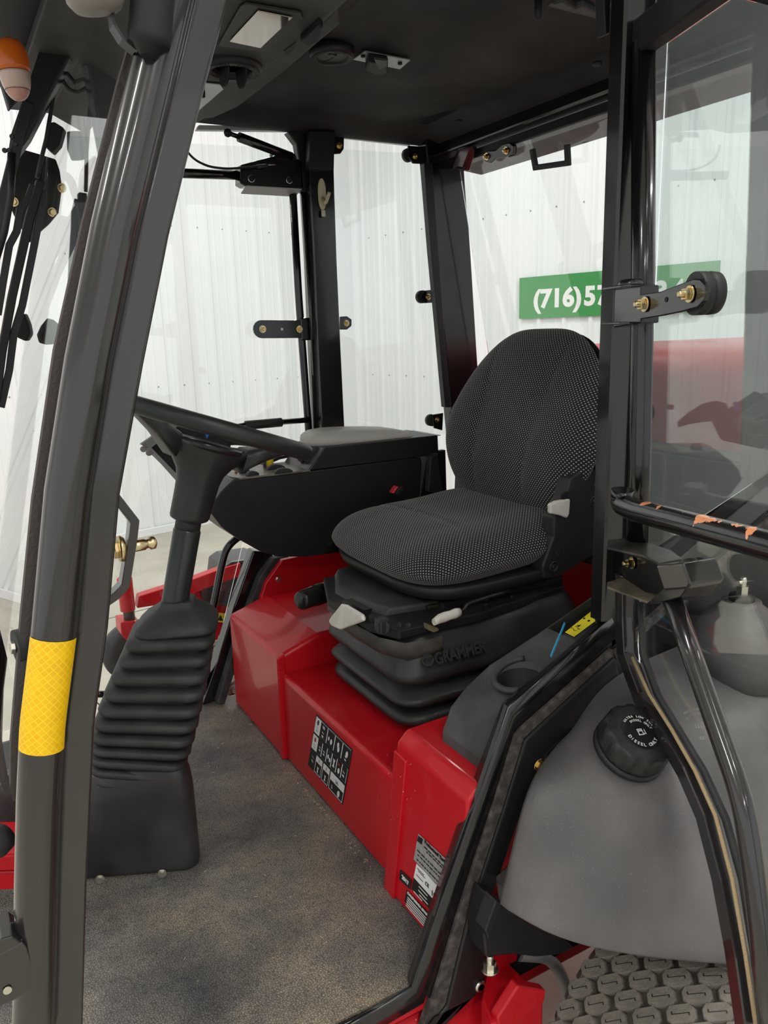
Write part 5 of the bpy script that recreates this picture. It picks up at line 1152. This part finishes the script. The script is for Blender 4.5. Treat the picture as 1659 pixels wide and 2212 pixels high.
# hinge bracket and plate
mb = MB(); mb.prism([dpx(a, b, -0.035) for a, b in [(1328, 624), (1384, 616), (1384, 698), (1325, 708)]], DN * 0.03); o = part('hinge_knuckle', mb, GLOSS, nd, bevel=0.002)
hz = dpx(1384, 618, -.04).z; hz2 = dpx(1384, 700, -.04).z
for zz in (hz, hz2):
    mb = MB(); mb.prism([dp_(-0.015, zz, -0.052), dp_(0.05, zz, -0.052), dp_(0.058, zz, -0.04), dp_(0.058, zz, 0.0), dp_(-0.015, zz, 0.0)], (0, 0, 0.004)); part('hinge_lug', mb, GLOSS, o, bevel=0.001)
mb = MB(); mb.lathe([(0.020, 0), (0.021, 0.005), (0.016, 0.011)], dp_(0.02, hz + .003, -0.02), VZ, 16); part('weld_bead', mb, PILLAR, o)
mb = MB(); mb.prism([dpx(a, b, -0.045) for a, b in [(1382, 636), (1425, 630), (1498, 602), (1512, 603), (1523, 614), (1526, 632), (1520, 650), (1506, 664), (1470, 674), (1430, 682), (1382, 690)]], DN * 0.006); o = part('hinge_plate', mb, GLOSS, nd, bevel=0.0015)
for q in ((1394, 657), (1491, 635)):
    mb = MB(); mb.hexbolt(dpx(*q, -0.046), -DN, 0.0085, 0.008); part('bolt', mb, GOLD, o, bevel=0.0006)
mb = MB(); mb.lathe([(0.0035, 0), (0.0035, 0.0006)], dpx(1439, 647, -0.0455), -DN, 14); part('plate_hole', mb, MATTE, o)
c = dpx(1500, 634, -0.038)
mb = MB(); mb.lathe([(0.028, 0), (0.028, 0.014), (0.025, 0.015), (0.025, 0.019), (0.028, 0.020), (0.027, 0.030), (0.02, 0.032)], c, DN, 30); part('rubber_pad', mb, RUBBER, o)
# latch box and tube
mb = MB(); mb.prism([uz(a, b, 0.745) for a, b in [(1312, 1171), (1362, 1166), (1452, 1192), (1478, 1212), (1424, 1222), (1388, 1204), (1312, 1187)]], (0, 0, 0.004)); lb = part('latch_box', mb, mat('dusty_black_steel', (0.02, 0.018, 0.016), 0.3, var=3, vscale=25, vcol=(0.12, 0.10, 0.08)), nd, bevel=0.001)
mb = MB(); mb.prism([uz(a, b, 0.672) for a, b in [(1312, 1262), (1350, 1250), (1402, 1254), (1442, 1292), (1398, 1304), (1312, 1272)]], (0, 0, 0.004)); part('latch_floor', mb, mat('dusty_shelf', (0.16, 0.13, 0.09), 0.9, var=1, vscale=60, vcol=(0.07, 0.06, 0.04)), lb, bevel=0.001)
mb = MB(); mb.prism([dpx(a, b, -0.01) for a, b in [(1318, 1180), (1400, 1188), (1440, 1210), (1446, 1290), (1318, 1262)]], DN * 0.004); part('latch_web', mb, GLOSS, lb)
mb = MB(); mb.prism([dpx(a, b, -0.075) for a, b in [(1416, 1221), (1474, 1217), (1490, 1262), (1484, 1272), (1434, 1276), (1430, 1264)]], DN * 0.05 + VZ * 0.004); part('latch_block', mb, PILLAR, lb, bevel=0.003)
mb = MB(); mb.prism([dpx(a, b, -0.070) for a, b in [(1394, 1306), (1432, 1272), (1486, 1266), (1470, 1290), (1440, 1298)]], DN * 0.045); part('latch_gusset', mb, GLOSS, lb, bevel=0.001)
mb = MB(); mb.lathe([(0.019, 0), (0.019, 0.01), (0.016, 0.011), (0.016, 0.014), (0.019, 0.015), (0.019, 0.024)], dpx(1488, 1235, -0.035), DN, 26); part('rubber_pad', mb, RUBBER, lb)
mb = MB(); mb.hexbolt(dpx(1366, 1216, -0.012), -DN, 0.0075, 0.008); part('bolt', mb, GOLD, lb)
tl = [(1452, 1294), (1520, 1488), (1588, 1680), (1608, 1750), (1624, 1850), (1645, 2020), (1668, 2260)]
mb = MB(); mb.tube([dpx(a, b, -0.055) for a, b in tl], 0.0140, 20, up=DN, bend=0.03); part('bracing_tube', mb, PILLAR, nd)

# ================================================================= FUEL TANK SIDE
ft = thing('fuel_tank', 'large dusty dark grey plastic fuel tank under the cab door', 'tank', (0.95, 0.8, 0.2))
Lp = [(1120, 1975, .835), (1180, 2010, .79), (1240, 2031, .76), (1300, 2047, .735), (1400, 2063, .70), (1480, 2071, .675), (1560, 2078, .655), (1659, 2084, .63), (1760, 2086, .61)]
secs = [[uy(1073, 1948, .885), uy(1078, 1930, .885), uy(1092, 1870, .887), uy(1108, 1800, .89), uy(1122, 1745, .895), uy(1142, 1692, .90), uy(1165, 1655, .915), uy(1200, 1612, .925), uy(1230, 1585, .935)]]
for i, (a, b, y) in enumerate(Lp):
    l = uy(a, b, y); sec_ = []
    t = (i + 1) / len(Lp); tzp = 0.46 + 0.05 * t; 
    for k in range(9):
        th = PI / 2 * k / 8; c_, s_ = math.cos(th) ** 0.85, math.sin(th) ** 0.80
        el = Vector((l.x + 0.16 * s_ * (1 - .3 * t) + 0.05 * s_, 0.94 - (0.94 - l.y) * c_, l.z + (tzp - l.z) * s_))
        b0_ = secs[0][k]; w_ = min(1, ((i + 1) / 5.0) ** 0.8)
        fr = b0_ + (l - secs[0][0]) * (1 - (k / 8) ** 0.9) + Vector((0.022 * (i + 1) * k / 8, 0, 0))
        sec_.append(fr * (1 - w_) + el * w_)
    secs.append(sec_)
l = secs[-1]; secs.append([p + Vector((0.35, 0.02, 0)) for p in l])
secs = [[Vector((q[0].x + 0.03, min(0.94, q[0].y + 0.05), q[0].z - 0.008)), q[0] + Vector((0.004, 0.01, -0.010)), q[0] + Vector((-.001, -0.002, -0.004))] + q for q in secs]
mb = MB(); mb.grid([[q + Vector((0.08, 0.03, 0)) for q in secs[0]], [q + Vector((0.02, 0.012, 0)) for q in secs[0]]] + secs, closed_u=False); part('tank_body', mb, TANK, ft, sub=1)
cc = uy(1366, 1606, 0.815); cax2 = Vector((-0.02, -0.50, 0.866)).normalized()
CAPM = mat('black_cap_plastic', (0.018, 0.0165, 0.0165), 0.45, bump=0.2, bscale=500)
mb = MB(); mb.lathe([(0.060, -0.012), (0.060, -0.002), (0.057, 0.0)], cc - cax2 * 0.006, cax2, 44); part('filler_neck', mb, CAPM, ft)
tA = cax2.cross(VX).normalized(); tB = cax2.cross(tA)
rings = []
for r_, h in ((0.0575, -0.004), (0.0575, 0.0), (0.056, 0.024), (0.054, 0.030), (0.048, 0.033), (0.030, 0.0335), (0.0, 0.0335)):
    rg = []
    for k in range(96):
        a = 2 * PI * k / 96; lob = 1 + (0.035 * (1 if (k % 8) < 4 else -0.6) if 0.0 <= h < 0.031 and r_ > .05 else 0)
        rg.append(cc + (tA * math.cos(a) + tB * math.sin(a)) * max(r_, 1e-4) * lob + cax2 * h)
    rings.append(rg)
mb = MB(); mb.grid(rings); cap = part('filler_cap', mb, CAPM, ft)
topc = cc + cax2 * 0.0338
mb = MB(); mb.lathe([(0.0325, 0), (0.0325, 0.0006), (0.0318, 0.0006), (0.0318, 0)], topc, cax2, 40); part('cap_ring', mb, CAPM, cap)
capx = (VX - cax2 * VX.dot(cax2)).normalized(); capy = cax2.cross(capx)
rot0 = math.radians(-12)
def arct(s, r, a0, a1, size, flip):
    n = len(s)
    for i, ch in enumerate(s):
        if ch == ' ': continue
        a = a0 + (a1 - a0) * (i / max(1, n - 1)); d = capx * math.cos(a) + capy * math.sin(a); t = cax2.cross(d)
        if flip: xd, yd = t, -d
        else: xd, yd = -t, d
        text('print', ch, size, topc + d * r + cax2 * 0.0002 - yd * size * .35, xd, yd, WTXT, cap, off=0.0001, align='CENTER')
arct('DIESEL ONLY', 0.0245, math.radians(182), math.radians(305), 0.0078, True)
arct('ULTRA LOW SULFUR', 0.029, math.radians(118), math.radians(-20), 0.0055, False)
arct('DIESEL ONLY', 0.0215, math.radians(100), math.radians(0), 0.0055, False)
mb = MB()
R0 = Matrix((capx, capy, cax2)).transposed() @ Matrix.Rotation(rot0, 3, 'Z')
for x, y, w, h in ((-0.0045, 0.0045, .009, .0012), (-0.0045, -0.0055, .011, .0014), (-0.0085, -0.0005, .0012, .010), (-0.0005, -0.0005, .0012, .010), (-0.0045, 0.001, .006, .001), (-.0045, .0025, .006, .0008), (0.004, -0.001, .001, .009), (0.002, -0.004, .004, .001)):
    mb.box(topc + R0 @ Vector((x + .003, y, 0.0004)), (w, h, 0.0005), R0)
part('pump_symbol', mb, WTXT, cap)
# rear mound with breather valve
rm = uy(1605, 1296, 0.86)
mb = MB(); mb.lathe([(0.10, -0.14), (0.085, -0.07), (0.060, -0.025), (0.035, -0.006), (0.034, 0.0), (0.001, 0.0)], rm, (0, 0, 1), 32); part('tank_mound', mb, TANK, ft)
mb = MB(); mb.lathe([(0.022, 0), (0.022, 0.010), (0.014, 0.011)], rm, VZ, 20); part('breather_collar', mb, MATTE, ft)
mb = MB(); mb.hexbolt(rm + VZ * 0.010, VZ, 0.011, 0.018, washer=False); mb.tube([rm + Vector((-.014, 0, .036)), rm + Vector((.006, 0, .034))], 0.004, 8); part('breather_valve', mb, ZINC, ft)
# panels around
ls = thing('lower_side_panel', 'black bolted steel side panel behind the fuel tank and the open door', 'panel', (1.2, 0.95, 0.4))
mb = MB(); mb.prism(py_([(1325, 1405), (1500, 1250), (1659, 1112), (1760, 1030), (1760, 1400), (1700, 1432), (1659, 1465), (1612, 1510), (1570, 1530), (1510, 1530), (1450, 1515), (1390, 1505), (1330, 1495)], 0.952), (0, 0.008, 0)); part('panel', mb, SATIN, ls, bevel=0.002)
for q in ((1405, 1466), (1548, 1496)):
    mb = MB(); mb.lathe([(0.008, 0), (0.008, 0.002), (0.0055, 0.003), (0.005, 0.0005)], uy(*q, 0.951), (0, -1, 0), 20); part('bolt', mb, GLOSS, ls)
mb = MB(); mb.prism([(0.80, 0.985, -0.1), (1.75, 0.985, -0.1), (1.75, 0.985, 0.60), (1.1, 0.985, 0.50), (0.80, 0.985, 0.30)], (0, -0.01, 0)); part('rear_panel', mb, MATTE, ls)
mb = MB(); mb.hexbolt(uy(1165, 1653, 0.93), (0, -1, 0), 0.009, 0.006); part('bolt', mb, GOLD, ls)
mb = MB(); mb.prism(py_([(1062, 1940), (1085, 1950), (1150, 2000), (1225, 2035), (1240, 2048), (1212, 2062), (1160, 2068), (1110, 2062), (1050, 2068), (1045, 2020)], 0.895), (0, 0.05, 0)); part('lower_valance', mb, SATIN, ls, bevel=0.003)
mb = MB(); mb.prism(py_([(1048, 2012), (1072, 1945), (1086, 1950), (1056, 2030)], 0.885), (0, 0.03, 0)); part('valance_edge', mb, SATIN, ls, bevel=0.002)
# ================================================================= CHASSIS
ch_ = thing('chassis_frame', 'red painted welded chassis beams under the cab beside the near tyre', 'frame', (0.75, 0.85, -0.1))
mb = MB(); mb.prism(pz_([(1050, 2110), (1052, 2085), (1096, 2058), (1100, 2080), (1150, 2130), (1175, 2150), (1110, 2190), (1060, 2212), (1040, 2160)], -0.03), (0, 0, -0.14)); part('beam', mb, RED, ch_, bevel=0.005)
mb = MB(); mb.prism([(0.50, 1.0, -0.06), (0.78, 1.0, -0.06), (0.78, 0.93, -0.10), (0.50, 0.93, -0.10)], (0, 0, -0.12)); part('beam', mb, RED, ch_, bevel=0.004)
mb = MB(); mb.prism([(-0.1, 1.05, -0.06), (1.6, 1.05, -0.06), (1.6, 1.20, -0.06), (-0.1, 1.20, -0.06)], (0, 0, -0.16)); part('beam', mb, RED, ch_, bevel=0.005)
mb = MB(); mb.prism([(-0.1, 2.0, -0.06), (1.6, 2.0, -0.06), (1.6, 2.15, -0.06), (-0.1, 2.15, -0.06)], (0, 0, -0.16)); part('beam', mb, RED, ch_, bevel=0.005)
mb = MB(); mb.prism(py_([(1120, 2130), (1180, 2140), (1176, 2165), (1080, 2240), (1075, 2200)], 0.86), (0, 0.02, 0)); part('gusset', mb, RED, ch_, bevel=0.003)
mb = MB(); mb.hexbolt(uy(1058, 2095, 0.905), (0, 0, 1), 0.011, 0.014); part('bolt', mb, ZINC, ch_)
mb = MB(); mb.tube([uy(a, b, 0.98) for a, b in [(1120, 2062), (1180, 2066), (1205, 2090), (1222, 2130), (1230, 2180)]], 0.012, 12, bend=0.03); part('hose', mb, mat('grey_hose', (0.35, 0.35, 0.34), 0.5), ch_)
# ================================================================= WHEELS
LUG = mat('dusty_lug_rubber', (0.17, 0.155, 0.13), 0.85, bump=0.8, bscale=300, var=0.9, vscale=70, vcol=(0.22, 0.20, 0.165))
LUGROT = math.radians(48)
def wheel(cx, yfar, ynear, cz, R, label, rows=4, dupe=None):
    w = thing('drive_wheel', label, 'wheel', (cx, (yfar + ynear) / 2, cz), 'wheels of the mower')
    cy = (yfar + ynear) / 2; hw_ = (yfar - ynear) / 2
    pr = [(R * 0.45, -hw_ * 0.7), (R * 0.62, -hw_ * 0.9), (R * 0.85, -hw_), (R * 0.935, -hw_ * 0.90), (R * 0.958, -hw_ * 0.6), (R * 0.963, 0), (R * 0.958, hw_ * 0.6), (R * 0.935, hw_ * 0.9), (R * 0.85, hw_), (R * 0.62, hw_ * 0.9), (R * 0.45, hw_ * 0.7)]
    mb = MB(); mb.lathe(pr, (cx, cy, cz), VY, 96); part('tyre', mb, TIRE, w)
    mb = MB(); mb.lathe([(R * 0.46, -hw_ * 0.72), (R * 0.42, -hw_ * 0.4), (R * 0.15, -hw_ * 0.3), (R * 0.15, hw_ * 0.3), (R * 0.46, hw_ * .7)], (cx, cy, cz), VY, 40); part('rim', mb, WHITEP, w)
    n = 56; rows = 8; lw = hw_ * 2 / rows; rest = bmesh.new()
    def lugmesh(hx, hy, rot):
        bm = bmesh.new(); c_, s_ = math.cos(rot), math.sin(rot)
        oc = [(-hx, -hy * .45), (-hx * .70, -hy), (hx * .70, -hy), (hx, -hy * .45), (hx, hy * .45), (hx * .70, hy), (-hx * .70, hy), (-hx, hy * .45)]
        R_ = [[bm.verts.new((x * k * c_ - y * k * s_, x * k * s_ + y * k * c_, z)) for x, y in oc] for k, z in ((1.10, -0.012), (1.0, 0.005), (0.92, 0.008))]
        for i in range(2):
            for j in range(8): bm.faces.new((R_[i][j], R_[i][(j + 1) % 8], R_[i + 1][(j + 1) % 8], R_[i + 1][j]))
        bm.faces.new(R_[2])
        for pts in (((-.62, .28), (-.62, -.05), (-.54, -.05), (-.54, .28)), ((-.62, -.05), (.62, -.05), (.62, .03), (-.62, .03)), ((.54, -.30), (.62, -.30), (.62, .03), (.54, .03))):
            f = bm.faces.new([bm.verts.new(((x * hx) * c_ - (y * hy) * s_, x * hx * s_ + y * hy * c_, 0.0083)) for x, y in pts]); f.material_index = 1
        me = bpy.data.meshes.new('tread_lug'); bm.to_mesh(me); bm.free(); me.materials.append(LUG); me.materials.append(BTXT); return me
    me = lugmesh(0.0235, 0.0150, LUGROT); me2 = lugmesh(0.016, 0.014, 0.0)
    for row in range(-1, rows + 1):
        sh = row in (-1, rows); yv = -hw_ + lw * (row + 0.5)
        if sh: yv = math.copysign(hw_ * 0.99, yv)
        for k in range(n):
            a = 2 * PI * (k + (0.5 if sh else 0.0)) / n + (0.6 * lw / R) * (row % 2) * 0
            rr_ = R * (0.966 if not sh else 0.925); cm = me2 if sh else me
            ez = Vector((math.cos(a), (0 if not sh else math.copysign(1.0, yv)), math.sin(a))).normalized(); ex = (VY - ez * ez.y).normalized(); ey = ez.cross(ex)
            Mx = Matrix((ex, ey, ez)).transposed().to_4x4(); Mx.translation = Vector((math.cos(a) * rr_, yv, math.sin(a) * rr_))
            near = (math.sin(a) > 0.15 and math.cos(a) < 0.15) or (math.sin(a) > 0.95)
            if near and not dupe:
                o = bpy.data.objects.new('tread_lug', cm); COL.objects.link(o); o.parent = w; o.matrix_local = Mx
            else:
                n0 = len(rest.verts); rest.from_mesh(cm); rest.verts.ensure_lookup_table()
                bmesh.ops.transform(rest, matrix=Mx, verts=rest.verts[n0:])
    mr = bpy.data.meshes.new('tread'); rest.to_mesh(mr); rest.free(); mr.materials.append(LUG); mr.materials.append(BTXT)
    o = bpy.data.objects.new('tread', mr); COL.objects.link(o); o.parent = w; o['kind'] = 'stuff'
    return w
wheel(1.10, 0.865, 0.545, -0.29, 0.37, 'large front tyre with chunky dusty tread under the fuel tank')
wheel(1.00, 2.70, 2.38, -0.29, 0.37, 'far front tyre seen between the steering gaiter and far door frame')
# ================================================================= FAR CUTTING DECK
dk_ = thing('cutting_deck', 'red mower deck arm with caster and black cover beyond the far door', 'mower deck', (0.6, 3.0, 0.0))
FY = 2.95
def dpr(n, pts, m, Y=FY, th=0.05, bev=0.004): mb = MB(); mb.prism(py_(pts, Y), (0, th, 0)); return part(n, mb, m, dk_, bevel=bev)
dpr('arm', [(300, 1288), (420, 1250), (480, 1228), (520, 1216), (520, 1245), (470, 1262), (400, 1290), (335, 1308), (296, 1314)], RED)
dpr('arm_plate', [(390, 1258), (430, 1250), (436, 1300), (450, 1320), (448, 1350), (400, 1350), (380, 1330)], RED, FY + .02)
dpr('deck_side', [(430, 1300), (520, 1308), (520, 1340), (480, 1400), (440, 1380), (400, 1360)], RED, FY + .04)
dpr('belt_cover', [(478, 1260), (482, 1225), (500, 1213), (560, 1205), (600, 1215), (600, 1300), (560, 1318), (440, 1304), (434, 1290), (440, 1268), (470, 1266)], mat('grey_cover', (0.045, 0.045, 0.052), 0.35), FY + .01, 0.2, 0.02)
dpr('belt_cover', [(436, 1268), (452, 1266), (482, 1275), (482, 1300), (438, 1300)], PLAST, FY, 0.05, 0.006)
dpr('sticker', [(466, 1322), (520, 1330), (514, 1347), (466, 1343)], YSTK, FY + .03, 0.002, 0)
dpr('sticker_print', [(470, 1340), (476, 1328), (482, 1341)], BTXT, FY + .028, 0.001, 0)
for i in range(3): dpr('sticker_print', [(486 + i * 8, 1333 + i), (492 + i * 8, 1334 + i), (492 + i * 8, 1337 + i), (486 + i * 8, 1336 + i)], BTXT, FY + .028, 0.001, 0)
mb = MB(); mb.lathe([(0.028, 0), (0.028, 0.13)], uy(276, 1318, FY), VZ, 24); part('pivot_collar', mb, RED, dk_, bevel=0.002)
mb = MB(); a = uy(273, 1275, FY); b = uy(284, 1378, FY); mb.tube([a + VZ * .03, b - VZ * 0.0], 0.021, 18); part('caster_post', mb, mat('greasy_steel', (0.06, 0.055, 0.045), 0.4, metal=0.5), dk_)
mb = MB(); mb.lathe([(0.024, 0), (0.026, 0.02), (0.015, 0.045)], uy(272, 1268, FY), VZ, 20); part('post_cap', mb, MATTE, dk_)
dpr('caster_fork', [(260, 1345), (300, 1340), (305, 1375), (300, 1400), (330, 1400), (320, 1430), (262, 1372)], RED, FY - .03, 0.10)
cw = uy(300, 1425, FY); mb = MB(); mb.lathe([(0.04, -0.04), (0.085, -0.05), (0.115, -0.035), (0.12, 0), (0.115, 0.035), (0.085, 0.05), (0.04, 0.04)], Vector((cw.x, FY + .1, cw.z)), VY, 40); part('caster_wheel', mb, RUBBER, dk_)
mb = MB(); mb.lathe([(0.010, 0), (0.008, 0.006), (0.002, 0.008)], uy(411, 1269, FY + .018), (0, -1, 0), 14); part('bolt', mb, WHITEP, dk_)
# front lift arm glimpsed left of the front pillar
fa = thing('front_lift_arm', 'red front lift arm glimpsed left of the front pillar', 'lift arm', (-0.2, 1.5, -0.2))
mb = MB(); mb.prism([uy(a, b, 1.45) for a, b in [(-60, 1850), (60, 1845), (60, 1880), (-60, 1884)]], (0, 0.12, 0)); part('upper_bar', mb, RED, fa, bevel=0.004)
mb = MB(); mb.prism([uy(a, b, 1.47) for a, b in [(-60, 1884), (60, 1880), (60, 1920), (-60, 1928)]], (0, 0.10, 0)); part('lower_plate', mb, RED, fa, bevel=0.004)
mb = MB(); mb.lathe([(0.028, 0), (0.028, 0.02), (0.015, 0.025)], uy(2, 1808, 1.4), (-0.6, -0.8, 0), 22); part('hydraulic_fitting', mb, MATTE, fa)
mb = MB(); mb.prism([uy(a, b, 1.9) for a, b in [(185, 1520), (205, 1545), (198, 1580), (180, 1610)]], (0, 0.05, 0)); part('corner_plate', mb, RED, fa, bevel=0.003)
# ================================================================= ENGINE HOOD
hd = thing('engine_hood', 'red engine hood behind the cab seen through the rear glass', 'hood', (2.4, 1.6, 0.4))
mb = MB(); lv = []
for z, k in ((-0.1, 0.0), (0.90, 0.0), (0.96, 0.006), (1.0, 0.03), (1.025, 0.07), (1.040, 0.14), (1.045, 0.3)):
    lv.append([Vector((2.60 + x, 1.55 + y, z)) for x, y in rrect(0.85 - k, 0.62 - k, 0.10)])
mb.grid(lv); part('hood_shell', mb, RED, hd)
mb = MB(); mb.prism([(1.62, 1.1, 0.2), (1.62, 2.1, 0.2), (1.62, 2.1, 0.78), (1.62, 1.1, 0.78)], (0.12, 0, 0)); part('front_screen', mb, MATTE, hd)

# ================================================================= DEBRIS
rd = random.Random(5); mb = MB()
for k in range(70):
    x, y = rd.uniform(0.25, 0.64), rd.uniform(1.0, 2.1); a = rd.uniform(0, PI); L_ = rd.uniform(0.002, 0.007)
    mb.box((x, y, 0.0008), (L_, 0.0009, 0.0008), Matrix.Rotation(a, 3, 'Z'))
for k in range(90):
    y = rd.uniform(1.25, 2.18); mb.box((0.668 - abs(rd.gauss(0, .006)), y, 0.0008), (rd.uniform(.001, .005), 0.0012, 0.0012), Matrix.Rotation(rd.uniform(0, PI), 3, 'Z'))
o = part('grass_clippings', mb, mat('dry_grass', (0.50, 0.42, 0.27), 0.9), None, kind='stuff')
tag(o, 'tiny dry grass clippings and chips scattered on the cab floor mat', 'grass clippings')
